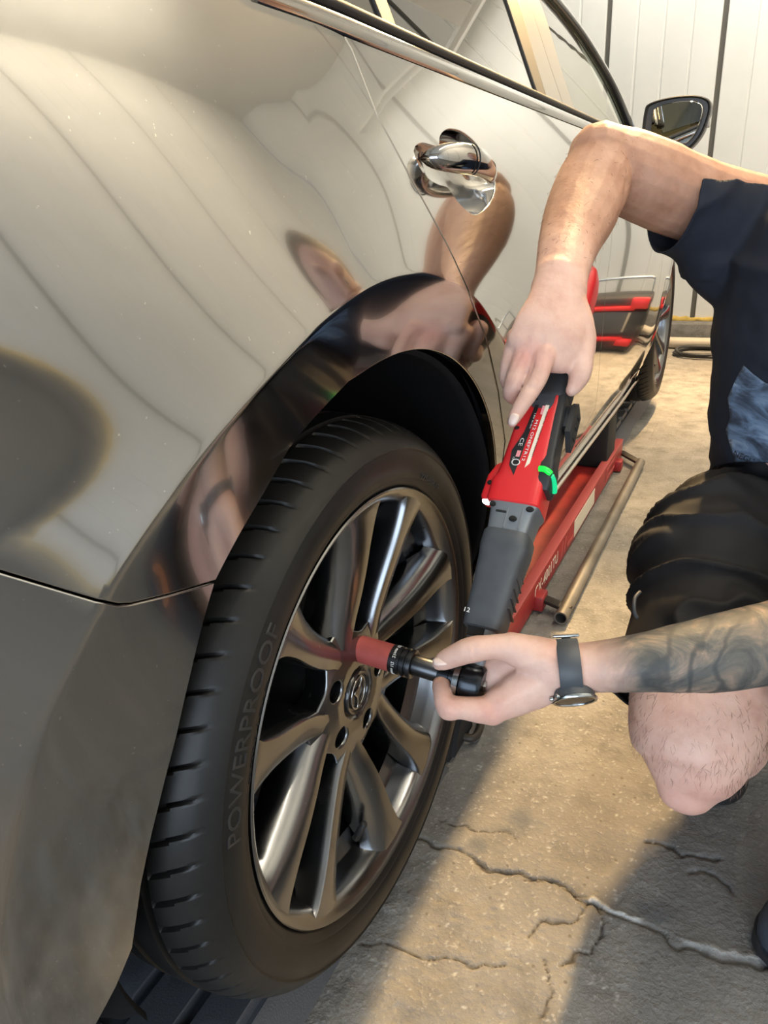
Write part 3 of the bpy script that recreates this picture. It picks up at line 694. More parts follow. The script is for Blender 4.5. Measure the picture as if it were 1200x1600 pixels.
rail('pillar_trim', [(1.815, 0.72), (1.752, 0.830), (1.588, 0.914), (1.44, 0.961), (1.26, 0.992), (1.0, 1.03), (0.6, 1.05), (0.2, 1.04)], 0.0115, M['gloss_black'], 0.002)
rail('roof_gutter', [(1.838, 0.735), (1.775, 0.838), (1.61, 0.924), (1.46, 0.972), (1.28, 1.004), (1.0, 1.045), (0.6, 1.065), (0.2, 1.055)], 0.009, M['gloss_black'], -0.010)
rail('pillar_joint', [(1.83, 0.728), (1.765, 0.834), (1.60, 0.919), (1.45, 0.967), (1.27, 0.998), (1.0, 1.038), (0.6, 1.058), (0.2, 1.048)], 0.006, M['chrome'], -0.002)
# bright belt strip under the glass
path = [(float(body(a, belt(a) - 0.004)) + 0.001, a, float(belt(a)) - 0.002) for a in np.linspace(-0.07, 1.86, 60)]
v, f = loft([[(p[0] + dx, p[1], p[2] + dz) for dx, dz in ((-.014, -.010), (.001, -.009), (.0042, -.003), (.0025, .006), (-.003, .0105), (-.014, .011))] for p in path])
on_car(make('belt_strip', v, f, M['paint'], None, True, 50))
path = [(float(body(a, belt(a) - 0.004)) - 0.002, a, float(belt(a)) + 0.013) for a in np.linspace(-0.05, 1.86, 60)]
v, f = tube(path, 0.0055, 8); on_car(make('belt_seal', v, f, M['seal']))
rail('window_frame', [(-0.02, 0.722), (-0.07, 0.735), (-0.12, 0.750)], 0.007, M['gloss_black'], 0.004)
# roof, screens, bonnet, boot lid, far flank: the rest of the shell
WID = 1.80
roof = []
for yy in np.linspace(-0.15, 1.42, 18):
    edge = float(gx_(yy, 1.02)) ; row = []
    for t in np.linspace(0, 1, 15):
        xx = edge + (-WID - 2 * edge + 0.03) * t - 0.012; row.append((xx, yy, 1.045 + 0.06 * math.sin(PI * t) - 0.05 * ((yy - 0.55) / 0.9) ** 2))
    roof.append(row)
v, f = loft(roof, closed=False, cap=(False, False)); on_car(make('roof', v, f, M['paint']))
def sheet(name, rows, m): v, f = loft(rows, closed=False, cap=(False, False)); return on_car(make(name, v, f, m))
sheet('windscreen', [[(-0.19 - 1.40 * t, 1.40 + 0.16 * math.sin(PI * t), 1.01 + 0.05 * math.sin(PI * t)) for t in np.linspace(0, 1, 11)], [(-0.075 - 1.63 * t, 1.86 + 0.30 * math.sin(PI * t), 0.70 + 0.03 * math.sin(PI * t)) for t in np.linspace(0, 1, 11)]], M['clear_glass'])
sheet('rear_screen', [[(-0.22 - 1.34 * t, -0.15 - 0.1 * math.sin(PI * t), 1.0 + 0.05 * math.sin(PI * t)) for t in np.linspace(0, 1, 11)], [(-0.22 - 1.34 * t, -0.52 - 0.1 * math.sin(PI * t), 0.79) for t in np.linspace(0, 1, 11)]], M['privacy_glass'])
sheet('boot_lid', [[(float(body(yy, 0.785)) * (1 - t) + (-WID - float(body(yy, 0.785))) * t, yy, 0.784 + 0.03 * math.sin(PI * t)) for t in np.linspace(0, 1, 9)] for yy in np.linspace(-0.98, -0.24, 9)], M['paint'])
sheet('tail_panel', [[(float(body(-0.975, zz)) * (1 - t) + (-WID - float(body(-0.975, zz))) * t, -0.978 - 0.10 * math.sin(PI * t) - 0.03 * math.sin(PI * (zz + .2) / 1.0), zz) for t in np.linspace(0, 1, 15)] for zz in np.linspace(-0.16, 0.785, 12)], M['paint'])
sheet('bonnet', [[(-0.11 - 1.56 * t - 0.05 * s, 1.95 + 1.62 * s + 0.2 * math.sin(PI * t), 0.66 + 0.09 * math.sin(PI * t) - 0.16 * s ** 2) for t in np.linspace(0, 1, 11)] for s in np.linspace(0, 1, 8)], M['paint'])
sheet('far_flank', [[(-WID - float(door_prof(zz)), yy, zz) for zz in np.linspace(-0.10, 0.70, 12)] for yy in (-0.98, 0.5, 2.0, 3.6)], M['paint'])
v, f = rbox((-0.9, 1.3, 0.16), (1.56, 1.78, 0.5), 0.03); on_car(make('cabin_tub', v, f, M['under'], None, True, 40))
v, f = rbox((-0.92, 2.86, 0.2), (0.9, 1.4, 0.56), 0.05); on_car(make('engine_bay', v, f, M['under'], None, True, 40))
v, f = rbox((-0.92, -0.10, 0.36), (1.0, 1.1, 0.62), 0.05); on_car(make('boot_tub', v, f, M['under'], None, True, 40))
v, f = rbox((-0.9, 1.86, 0.60), (1.45, 0.30, 0.16), 0.04); on_car(make('dashboard', v, f, M['interior'], None, True, 40))
for sx in (-0.50, -1.28):
    pr = Parts().add(*rbox((sx, 1.02, 0.60), (0.46, 0.14, 0.56), 0.05)).add(*rbox((sx, 0.99, 0.935), (0.24, 0.09, 0.13), 0.035)).add(*rbox((sx, 1.26, 0.36), (0.48, 0.5, 0.16), 0.05))
    on_car(pr.make('seat', M['interior'], None, True, 40))
v, f = rbox((-0.9, 0.32, 0.58), (1.35, 0.2, 0.56), 0.06); on_car(make('rear_bench', v, f, M['interior'], None, True, 40))
# lower skin edge behind the sill and dark shut-line backing
sheet('shut_backing', [[(float(body(yy, zz)) - 0.03, yy, zz) for zz in np.linspace(-0.06, 0.66, 14)] for yy in np.linspace(0.425, 2.13, 20)], M['gap'])
rings = [[(float(body(p[0], p[1])) - 0.03, p[0], p[1]) for p in arc(0, rr, -8, 190, 60)] for rr in (0.412, 0.45, 0.49)]
v, f = loft(rings, closed=False, cap=(False, False)); on_car(make('arch_backing', v, f, M['gap']))
# wheel arch liners
def liner(name, cy):
    rings = []
    for dx, rr in ((-0.011, 0.3962), (-0.018, 0.391), (-0.035, 0.404), (-0.11, 0.412), (-0.25, 0.410), (-0.28, 0.30), (-0.285, 0.06)):
        row = []
        for a in np.linspace(-30, 200, 60):
            c, s_ = math.cos(R(a)), math.sin(R(a)); lx = min(0.02, float(body(cy + ACY + LIP * c, ACZ + LIP * s_)))
            row.append(((lx if dx > -0.1 else 0.0) + dx, cy + ACY + rr * c, ACZ + rr * s_))
        rings.append(row)
    v, f = loft(rings, closed=False, cap=(False, False)); return on_car(make(name, v, f, M['liner']))
liner('arch_liner', 0.0); liner('arch_liner', FY)

# ------------------------------------------------------------------ wheels (thing: car > wheel > tyre, rim, spoke ...)
def side_x(r):
    return np.interp(r, [.248, .256, .262, .272, .285, .298, .312, .322], [-.012, -.0055, -.002, .004, .0065, .0055, -.001, -.009])
def build_tyre():
    SL = 68; SUB = 12; N = SL * SUB
    # profile from outer bead to inner bead: (x, r, slot depth here)
    prof = [(-.016, .247, 0), (-.010, .2495, 0), (-.006, .254, 0), (-.0045, .2585, 0), (-.005, .2600, 0), (-.002, .2625, 0), (.0025, .268, 0), (.0028, .2715, 0), (.0048, .2735, 0), (.0062, .282, 0), (.0068, .290, 0), (.0060, .297, 0), (.0038, .3045, 0), (.0052, .3065, 0), (.0038, .309, 0), (-.0005, .3145, 0),
            (-.005, .3195, 0), (-.009, .3235, .0012), (-.013, .3265, .0022), (-.020, .3305, .0045), (-.028, .3340, .0070), (-.036, .3365, .0072), (-.043, .3380, .0065), (-.0485, .3388, .0045), (-.0500, .3388, 0), (-.0515, .3318, 0), (-.0575, .3318, 0), (-.0590, .3400, 0), (-.075, .3412, 0), (-.0840, .3416, 0), (-.0855, .3345, 0), (-.0935, .3345, 0), (-.0950, .3420, 0),
            (-.1170, .3420, 0), (-.1185, .3345, 0), (-.1265, .3345, 0), (-.1280, .3416, 0), (-.152, .340, 0), (-.1535, .333, 0), (-.1595, .333, 0), (-.161, .339, 0), (-.19, .334, 0), (-.206, .322, 0), (-.217, .295, 0), (-.214, .262, 0), (-.205, .248, 0)]
    rings = []
    for k in range(N):
        ph = k % SUB; ring = []
        for xx, rr, dep in prof:
            sk = 2 * PI * k / N - (xx + 0.03) * 1.1          # slots lean a little
            r2 = rr
            if dep and ph in ((5, 6) if xx < -.030 else (5,)): r2 = rr - dep * (1.0 if ph == 5 else 0.9)
            ring.append((xx, r2 * math.cos(sk), r2 * math.sin(sk)))
        rings.append(ring)
    v, f = loft(rings, closed=False, loop=True)
    me = from_vf(v, f); bm = bmesh.new(); bm.from_mesh(me); bmesh.ops.recalc_face_normals(bm, faces=bm.faces); bm.to_mesh(me); bm.free()
    return me
def wrap_text(txt, size, r0, a_start, a_end, raise_=0.0007):
    """raised letters around the sidewall, tops outward, reading clockwise from a_start to a_end (degrees)"""
    v, f = text_mesh(txt, size, 0.0005, 'LEFT'); xs = [p[0] for p in v]; lo, hi = min(xs), max(xs); out = []
    for p in v:
        a = R(a_start + (a_end - a_start) * (p[0] - lo) / (hi - lo)); r = r0 + p[1]
        out.append((float(side_x(r)) + raise_ + (p[2] if p[2] > 0 else -0.001), r * math.cos(a), r * math.sin(a)))
    return out, f
def build_spoke(sgn):
    """one blade; sgn +1 lies counter-clockwise of the pair's slot. local angle 0 = slot centre line"""
    rings = []
    st = [(.052, 36.5, .0135), (.064, 34.0, .0150), (.078, 30.5, .0175), (.095, 25.5, .0190), (.125, 20.4, .0198), (.16, 17.8, .0208), (.20, 16.8, .0230), (.232, 16.3, .0285), (.246, 16.0, .0345), (.2545, 15.8, .041)]
    arr = smooth_path([np.array(s) for s in st], 3)
    for r, a, w in arr:
        face = np.interp(r, [.05, .075, .10, .13, .17, .21, .245, .256], [-.034, -.0335, -.0305, -.0245, -.0170, -.0105, -.0052, -.0045])
        dep = np.interp(r, [.05, .12, .20, .256], [.050, .056, .050, .020]); tw = np.interp(r, [.05, .12, .2, .256], [.004, .010, .008, .0])
        sec = [(-w, -dep), (-w - .001, -.012), (-w, -.003), (-w + .0022, -.0003), (-w * .3, .0), (w * .45, -.0012 - tw * .25), (w * .80, -.004 - tw * .6), (w * 1.05, -.012 - tw), (w * 1.20, -.026 - tw * .8), (w * 1.05, -dep)]
        ring = []
        for t, d in sec:
            aa = R(a) * sgn; cx, cz = r * math.cos(aa), r * math.sin(aa); t2 = t * sgn
            ring.append((face + d, cx - math.sin(aa) * t2, cz + math.cos(aa) * t2))
        rings.append(ring)
    v, f = loft(rings); me = from_vf(v, f); bm = bmesh.new(); bm.from_mesh(me); bmesh.ops.recalc_face_normals(bm, faces=bm.faces); bm.to_mesh(me); bm.free()
    return me
def hub_mesh():
    out = []
    for k in range(180):
        a = 2 * PI * k / 180; c = math.cos(5 * (a - R(109))); rr = 0.0885 + 0.011 * c; out.append((rr * math.cos(a), rr * math.sin(a)))
    hx = lambda yy, zz: np.interp(np.hypot(yy, zz), [0, .028, .034, .05, .075, .10], [-.040, -.040, -.033, -.0318, -.0345, -.040])
    holes = [[(0.0572 * math.cos(R(73 + 72 * k)) + 0.0150 * math.cos(t), 0.0572 * math.sin(R(73 + 72 * k)) + 0.0150 * math.sin(t)) for t in [2 * PI * j / 28 for j in range(28)]] for k in range(5)]
    return out, hx, holes
WHEEL_PARTS = {}
def build_wheel(center, flip=False):
    w = sub('wheel', CAR); w.matrix_parent_inverse = CAR_INV; w.location = center; return w
wheel = build_wheel((0, 0, 0))
tyre = link('tyre', build_tyre(), M['tyre'], wheel, True, 38)
for tx in (('POWERPROOF', 0.0225, 0.2915, 169.5, 131.5), ('EXTRA LOAD', 0.0085, 0.2665, 160.5, 141), ('225/45R19', 0.0100, 0.2760, 63, 50)):
    v, f = wrap_text(*tx); make('sidewall_lettering', v, f, M['tyre_text'], wheel, False)
rim = make('rim', *lathe_x([(-.200, .232), (-.205, .256), (-.190, .256), (-.188, .226), (-.10, .214), (-.055, .214), (-.045, .236), (-.030, .2395), (-.016, .2410), (-.010, .2445), (-.0068, .2480), (-.0030, .2520), (-.0006, .2560), (.0002, .2582), (-.0010, .2598), (-.006, .2600), (-.014, .2520)], 144), M['rim'], wheel, True, 50)
spm = {s: build_spoke(s) for s in (1, -1)}
for k in range(5):
    for s in (1, -1):
        o = link('spoke', spm[s], M['rim'], wheel, True, 42); o.rotation_euler = (R(73 + 72 * k), 0, 0)
ho, hx, holes = hub_mesh()
hub = panel('hub', ho, hx, M['rim'], wheel, 0.004, 0.0, holes, 0.034, 0.003, 0.0022)
for k in range(5):
    a = R(73 + 72 * k); cy, cz = 0.0572 * math.cos(a), 0.0572 * math.sin(a)
    ring = lambda xx, rr: [(xx, cy + rr * math.cos(t), cz + rr * math.sin(t)) for t in [2 * PI * j / 28 for j in range(28)]]
    v, f = loft([ring(-.036, .0150), (ring(-.050, .0146)), ring(-.072, .0142), ring(-.073, .002)], cap=(False, True)); make('lug_pocket', v, f, M['rim_dark'], wheel, True, 40)
    v, f = cyl((-.074, cy, cz), (-.052, cy, cz), .0105, .0098, 6, .001); make('lug_nut', v, f, M['screw'], wheel, True, 30)
cap = make('centre_cap', *lathe_x([(-.044, .0285), (-.0335, .0285), (-.0318, .0272), (-.0325, .0245), (-.0350, .0235), (-.0345, .012), (-.0340, .0005)], 48), M['cap'], wheel, True, 40)
# emblem: an oval ring with a winged V, lying across the cap
def emb(u, w): a = R(66); return (-.0328, u * math.cos(a) + w * math.sin(a), u * math.sin(a) - w * math.cos(a))
ov = [emb(.0205 * math.cos(t), .0165 * math.sin(t)) for t in np.linspace(0, 2 * PI, 48, endpoint=False)]
pp = Parts().add(*tube(ov, .0014, 8, loop=True, hint=(1, 0, 0)))
wing = smooth_path([emb(*q) for q in ((-.0195, .0035), (-.0145, .0030), (-.0085, .0010), (-.0042, -.0030), (0, -.0095), (.0042, -.0030), (.0085, .0010), (.0145, .0030), (.0195, .0035))], 5)
pp.add(*tube(wing, .00135, 8, hint=(1, 0, 0))); pp.make('emblem', M['emblem'], wheel)
p = Parts().add(*lathe_x([(-.115, .06), (-.115, .150), (-.135, .150), (-.135, .06)], 72)).add(*lathe_x([(-.075, .0), (-.075, .066), (-.118, .072)], 48))
p.make('brake_disc', M['brake'], wheel, True, 40)
v, f = rbox((-.125, .125, .02), (.07, .06, .13), .012); make('brake_caliper', v, f, M['brake'], wheel, True, 40)
va = R(-99); v, f = cyl((-.035, .214 * math.cos(va), .214 * math.sin(va)), (-.022, .185 * math.cos(va), .185 * math.sin(va)), .0052, .0044, 12, .0008); make('valve_stem', v, f, M['seal'], wheel)
pf = (-0.0200, 0.1948, 0.1457); v, f = cyl((-.026, pf[1] - .003, pf[2]), (-.0225, pf[1] + .002, pf[2] + .001), .0042, .0038, 10); make('balance_weight', v, f, M['screw'], wheel)
w2 = sub('wheel', CAR); w2.matrix_parent_inverse = CAR_INV; w2.location = (-0.028, FY, 0.012); w2.rotation_euler = (R(20), 0, 0)
for ch in list(wheel.children):
    c = ch.copy(); COL.objects.link(c); c.parent = w2
# ------------------------------------------------------------------ door mirror
mw = sub('door_mirror', CAR); mw.matrix_parent_inverse = CAR_INV; mw.location = (0.05, 1.95, 0.75)
def mirror_ring(yy, s, dx=0.0, dz=0.0):
    pts = [(-.098, -.052), (-.094, .030), (-.080, .052), (-.02, .062), (.045, .060), (.082, .048), (.094, .030), (.092, .0), (.078, -.045), (.055, -.076), (.032, -.086), (-.03, -.072), (-.08, -.062)]
    q = smooth_path([np.array(p) for p in pts + pts[:1]], 4)[:-1]; return [(p[0] * s + dx, yy, p[1] * s + dz) for p in q]
v, f = loft([mirror_ring(.004, .90), mirror_ring(-.004, .955), mirror_ring(-.002, .99), mirror_ring(.010, 1.0), mirror_ring(.045, .985, .002), mirror_ring(.085, .84, -.002, .003), mirror_ring(.112, .55, -.01, .004), mirror_ring(.12, .15, -.015, .004)]); make('mirror_housing', v, f, M['mirror_shell'], mw, True, 40)
v, f = loft([mirror_ring(-.0065, .76, .004, -.001), mirror_ring(-.0085, .745, .004, -.001)]); o = make('mirror_glass', v, f, M['mirror'], mw, True, 30); o.rotation_euler = (R(5), 0, R(-9)); o.location = (0, -0.006, 0)
v, f = rbox((.087, .022, -.006), (.012, .018, .044), .004, Matrix.Rotation(R(-8), 3, 'Y')); make('indicator_lens', v, f, M['lens'], mw, True, 40)
v, f = loft([[(-.085 - .09 * t, .055 + .02 * math.cos(a), -.045 - .03 * t + .016 * math.sin(a)) for a in [2 * PI * j / 12 for j in range(12)]] for t in (0, .5, 1)]); make('mirror_arm', v, f, M['mirror_shell'], mw)


# ================================================================== LIFT, RAMPS AND FLOOR CLUTTER
lift = empty('scissor_lift', (-0.30, 1.40, FLOOR), 'low red scissor lift platform lying under the car sill', 'lift')
LI = Matrix.Translation((0.30, -1.40, -FLOOR))
def on(o, root, inv): o.parent = root; o.matrix_parent_inverse = inv; return o
v, f = rbox((-0.34, 1.36, -0.352), (0.50, 1.50, 0.022), 0.004); on(make('platform', v, f, M['lift_red'], None, True, 40), lift, LI)
v, f = rbox((-0.063, 1.36, -0.353), (0.010, 1.56, 0.074), 0.003); on(make('side_plate', v, f, M['lift_red'], None, True, 40), lift, LI)
v, f = rbox((-0.070, 1.36, -0.3155), (0.028, 1.56, 0.006), 0.0025); on(make('edge_lip', v, f, M['lift_edge'], None, True, 40), lift, LI)
v, f = rbox((-0.62, 1.36, -0.353), (0.010, 1.56, 0.074), 0.003); on(make('side_plate', v, f, M['lift_red'], None, True, 40), lift, LI)
v, f = rbox((-0.34, 1.36, -0.384), (0.44, 1.30, 0.03), 0.004); on(make('base_frame', v, f, M['dark_steel'], None, True, 40), lift, LI)
for yy in (0.94, 2.02):
    v, f = rbox((-0.052, yy, -0.378), (0.03, 0.05, 0.04), 0.004); on(make('foot', v, f, M['lift_red'], None, True, 40), lift, LI)
def side_text(txt, size, y0, y1, zc, m, xx=-0.0576):
    v, f = text_mesh(txt, size, 0.0003, 'LEFT'); xs = [p[0] for p in v]; lo, hi = min(xs), max(xs)
    return [(xx + p[2], y0 + (y1 - y0) * (p[0] - lo) / (hi - lo), zc + p[1]) for p in v], f
t1 = (-0.0580, 0.9151, -0.3309); t2 = (-0.0580, 1.1416, -0.3250)
o = on(Parts().add(*side_text('CX-4001TU', 0.046, t1[1], t2[1], -0.352, 0)).make('lettering', M['print_cream'], None, False), lift, LI); tag(o, 'cream model lettering on the red plate')
s1_ = (-0.0580, 1.3346, -0.3498); s2_ = (-0.0580, 1.6190, -0.3308)
v, f = rbox((-0.0574, (s1_[1] + s2_[1]) / 2, -0.352), (0.0012, s2_[1] - s1_[1], 0.052), 0); o = on(make('sticker', v, f, M['print_cream'], None, False), lift, LI); tag(o, 'cream paper sticker')
g1 = (-0.0580, 1.1700, -0.3262)
h1 = (-0.0580, 1.8436, -0.3241)
for yy, zz, ly, lz, rx in ((g1[1] + 0.02, -0.352, 0.010, 0.046, -20), (g1[1] + 0.055, -0.352, 0.010, 0.046, -20), (g1[1] + 0.125, -0.368, 0.09, 0.010, 0), (h1[1] - 0.02, -0.352, 0.012, 0.05, 0), (h1[1] + 0.06, -0.336, 0.14, 0.008, 0), (h1[1] + 0.06, -0.368, 0.14, 0.008, 0)):
    v, f = rbox((-0.0574, yy, zz), (0.001, ly, lz), 0, Matrix.Rotation(R(rx), 3, 'X')); on(make('marking', v, f, M['lift_edge'], None, False), lift, LI)
pa, pb = Vector((0.0171, 0.8763, -0.3800)), Vector((0.0208, 2.0814, -0.3800)); d = (pb - pa).normalized(); r0 = 0.0165
a_, b_ = frame(d); ring = lambda q, rr: [q + rr * (math.cos(t) * a_ + math.sin(t) * b_) for t in [2 * PI * j / 20 for j in range(20)]]
v, f = loft([ring(pa + d * 0.15, r0 * .8), ring(pa, r0 * .8), ring(pa, r0), ring(pb, r0), ring(pb, r0 * .8), ring(pb - d * 0.15, r0 * .8)]); on(make('rail_pipe', v, f, M['pipe'], None, True, 40), lift, LI)
for px0, px1 in (((-0.0496, 0.9480, -0.3720), (0.0198, 0.9145, -0.3720)), ((-0.0930, 2.1490, -0.3720), (0.0171, 2.0559, -0.3720))):
    q0, q1 = Vector(px0), Vector(px1); q0.x = -0.06; m_ = (q0 + q1) / 2; dd = q1 - q0
    v, f = rbox(m_, (dd.length + 0.02, 0.028, 0.010), 0.002, Matrix.Rotation(math.atan2(dd.y, dd.x), 3, 'Z')); on(make('rail_arm', v, f, M['dark_steel'], None, True, 40), lift, LI)
# rubber block between platform and sill
v, f = rbox((-0.125, 1.93, -0.2295), (0.12, 0.15, 0.220), 0.008); o = make('rubber_block', v, f, M['rubber_pad'], None, True, 40); tag(o, 'black rubber block wedged between the red lift and the car sill', 'block')

def drive_ramp(name, cy, label, group=None, dx=0.0):
    e = empty(name, (-0.19 + dx, cy, FLOOR + 0.0), label, 'ramp'); inv = Matrix.Identity(4)
    def L(v): return [(p[0] + 0.19, p[1], p[2]) for p in v]
    # body with sloping side walls
    rings = []
    for yy, zt in ((-0.62, 0.008), (-0.44, 0.040), (0.18, 0.040), (0.26, 0.040), (0.325, 0.008)):
        rings.append([(-0.345, yy, 0.0), (-0.305, yy, zt), (-0.092, yy, zt), (-0.050, yy, 0.0)])
    v, f = loft(rings); make('ramp_body', L(v), f, M['ramp'], e, True, 30)
    cols = [(-0.300, -0.238), (-0.228, -0.168), (-0.156, -0.098)]
    for ci, (x0, x1) in enumerate(cols):
        yy = -0.43 - (0.04 if ci == 1 else 0)
        while yy < 0.20:
            y1 = min(yy + 0.135, 0.245); c = 0.016
            poly = [(x0 + c, yy), (x1 - c, yy), (x1, yy + c), (x1, y1 - c), (x1 - c, y1), (x0 + c, y1), (x0, y1 - c), (x0, yy + c)]
            cxm, cym = (x0 + x1) / 2, (yy + y1) / 2
            rg = [[(cxm + (p[0] - cxm) * s, cym + (p[1] - cym) * s, zz) for p in poly] for s, zz in ((1.0, 0.036), (0.97, 0.049), (0.93, 0.0545), (0.87, 0.0565), (0.3, 0.0565))]
            v, f = loft(rg); make('tread_pad', L(v), f, M['ramp'], e, True, 30); yy = y1 + 0.014
    for bx, by in ((-0.1615, -0.276), (-0.1615, -0.125)):
        v, f = ball((bx, by, 0.046), (0.014, 0.014, 0.012), 16, 8); make('boss', L(v), f, M['ramp'], e)
    return e
drive_ramp('drive_on_ramp', 0.0, 'black moulded plastic ramp under the rear tyre in the foreground')
drive_ramp('drive_on_ramp', FY, 'black moulded plastic ramp under the far front tyre', dx=-0.03)
# black wedge beside the tyre and the bent rod on the floor
c0 = (-0.0513, 0.2936, -0.3600); v, f = loft([[(c0[0] - 0.12, 0.33, FLOOR), (c0[0] - 0.12, 0.45, FLOOR), (c0[0] - 0.12, 0.44, FLOOR + 0.10), (c0[0] - 0.12, 0.37, FLOOR + 0.06)], [(c0[0] + 0.004, 0.33, FLOOR), (c0[0] + 0.004, 0.45, FLOOR), (c0[0] + 0.002, 0.44, FLOOR + 0.10), (c0[0] + 0.002, 0.37, FLOOR + 0.06)]])
me_ = from_vf(v, f); bm = bmesh.new(); bm.from_mesh(me_); bmesh.ops.recalc_face_normals(bm, faces=bm.faces); bmesh.ops.bevel(bm, geom=list(bm.edges), offset=0.008, segments=2, affect='EDGES'); bm.to_mesh(me_); bm.free()
tag(link('wheel_chock', me_, M['rubber_pad'], None, True, 40), 'black wheel chock set behind the rear tyre, lift side', 'chock')
pts = [(-0.0953, 0.4051, -0.3860), (-0.0750, 0.3977, -0.3860), (-0.0526, 0.3974, -0.3860), (-0.0334, 0.4016, -0.3860), (-0.0289, 0.4212, -0.3860), (-0.0333, 0.4518, -0.3860), (-0.0474, 0.5147, -0.3860), (-0.0583, 0.5702, -0.3860)]
v, f = tube(smooth_path(pts, 5), 0.0075, 10); tag(make('bent_rod', v, f, M['dark_steel']), 'dark bent steel rod on the floor below the left hand', 'rod')
# white pipe and hose loop by the far wall
q = (-0.0702, 4.4631, -0.3600); v, f = cyl((q[0] - 0.10, q[1] + 0.04, -0.362), (q[0] + 1.2, q[1] + 0.05, -0.362), 0.036, n=24, bev=0.004); tag(make('pipe', v, f, M['white_pipe'], None, True, 40), 'stained pale pipe lying along the kerb of the far wall', 'pipe')
hc = Vector((0.0934, 4.3641, -0.3860)); pts = []
for k in range(70):
    a = 2 * PI * k / 34; r_ = 0.20 + 0.012 * math.sin(k * 0.7); pts.append((hc.x + r_ * math.cos(a), hc.y - 0.06 + r_ * 0.80 * math.sin(a), -0.388 + 0.0003 * k))
v, f = tube(pts, 0.011, 8); tag(make('hose', v, f, M['hose']), 'thin black hose coiled on the floor near the pale pipe', 'hose')
# tool case standing off to the right, seen mirrored in the front wing
tc = empty('tool_case', (0.47, 3.98, FLOOR), 'black and red tool case mirrored in the shiny front wing', 'tool case'); tc.rotation_euler = (0, 0, R(90))
TI = Matrix.Identity(4)
def tcp(name, c, s, m, bev=0.012): v, f = rbox(c, s, bev); return make(name, v, f, m, tc, True, 40)
tcp('case_body', (0, 0, 0.15), (0.32, 0.54, 0.28), M['black_plastic'], 0.03); tcp('case_lid', (0, 0, 0.335), (0.33, 0.55, 0.075), M['black_plastic'], 0.02)
tcp('front_panel', (-0.165, 0, 0.205), (0.014, 0.34, 0.15), M['boot'], 0.006)
for s in (-1, 1):
    tcp('corner_guard', (-0.160, 0.20 * s, 0.335), (0.05, 0.12, 0.07), M['red_plastic']); tcp('corner_guard', (-0.158, 0.20 * s, 0.075), (0.05, 0.12, 0.05), M['red_plastic']); tcp('latch', (-0.172, 0.155 * s, 0.21), (0.016, 0.018, 0.13), M['white_pipe'], 0.004)
tcp('cross_bar', (-0.166, 0, 0.30), (0.03, 0.36, 0.03), M['red_plastic']); tcp('cross_bar', (-0.166, 0, 0.095), (0.03, 0.36, 0.03), M['red_plastic'])
v, f = tube(smooth_path([(0, -0.24, 0.36), (0, -0.24, 0.45), (0, -0.20, 0.48), (0, 0.20, 0.48), (0, 0.24, 0.45), (0, 0.24, 0.36)], 5), 0.010, 10); make('carry_handle', v, f, M['steel'], tc)

# ================================================================== TORQUE WRENCH, SOCKET
HD = Vector((0.1070, 0.0210, 0.0412)); TE = Vector((0.1205, 0.4182, 0.4345))
ta = (TE - HD).normalized(); tv = (Vector((1, 0, 0)) - ta * ta.x).normalized(); tw_ = tv.cross(ta)
TM = Matrix((tv, tw_, ta)).transposed().to_4x4(); TM.translation = HD      # local x: right side, y: label side, z: along the tool
if tw_.y > 0: TM = Matrix((tv, -tw_, ta)).transposed().to_4x4(); TM.translation = HD
wr = bpy.data.objects.new('torque_wrench', None); COL.objects.link(wr); wr.matrix_world = TM; wr.empty_display_size = 0.05
tag(wr, 'red and black cordless torque wrench with lit green bar held by both hands', 'wrench')
def sq(hx, hy, z, e=0.28, n=32, cx=0.0, cy=0.0):
    out = []
    for j in range(n):
        t = 2 * PI * (j + 0.5) / n; c, s = math.cos(t), math.sin(t)
        out.append((cx + hx * math.copysign(abs(c) ** e, c), cy + hy * math.copysign(abs(s) ** e, s), z))
    return out
def tpart(name, secs, m, angle=35, e=0.28): 
    v, f = loft([sq(s[1], s[2], s[0], s[5] if len(s) > 5 else e, 32, s[3] if len(s) > 3 else 0, s[4] if len(s) > 4 else 0) for s in secs]); return make(name, v, f, m, wr, True, angle)
HW = .0225
# head: drive axis runs back along the socket
lug = Vector((-0.056, 0.0167, 0.0547)); ax = (HD - lug).normalized(); TMI = TM.inverted()
def ls(x): return lug + ax * ((x - lug.x) / ax.x)           # point on the drive axis at a given x
def tl(q): return tuple(TMI @ Vector(q))
def axis_lathe(prof, n=36):
    a, b2 = frame(ax); return loft([[ls(x) + r * (math.cos(t) * a + math.sin(t) * b2) for t in [2 * PI * j / n for j in range(n)]] for x, r in prof])
v, f = axis_lathe([(.0985, .0200), (.0990, .0246), (.104, .0252), (.119, .0238), (.1235, .0205), (.1240, .008)]); make('ratchet_head', [tl(p) for p in v], f, M['black_steel'], wr, True, 40)
v, f = axis_lathe([(.0905, .0190), (.0910, .0245), (.0978, .0252), (.0988, .0225)]); make('direction_ring', [tl(p) for p in v], f, M['steel'], wr, True, 40)
v, f = axis_lathe([(.1238, .0075), (.1265, .0065), (.1268, .0020)], 6); make('release_button', [tl(p) for p in v], f, M['steel'], wr, True, 30)
tpart('neck', [(0.004, .012, .011, .004), (.03, .0125, .0115), (.048, .0145, .0135), (.072, .0175, .0180)], M['grey_metal'], e=0.5)
v, f = rbox((-.004, .0165, .062), (.018, .003, .014), .0006, Matrix.Rotation(R(-7), 3, 'X')); make('slot', v, f, M['gap'], wr, False)
tpart('rubber_boot', [(.0665, .0185, .0205), (.0685, .0205, .0225), (.078, .0212, .0235), (.12, .0225, .0240), (.155, .0245, .0245), (.172, .0265, .0250), (.190, .0262, .0248), (.1935, .0245, .0235)], M['boot'], e=0.42)
pr_ = Parts()
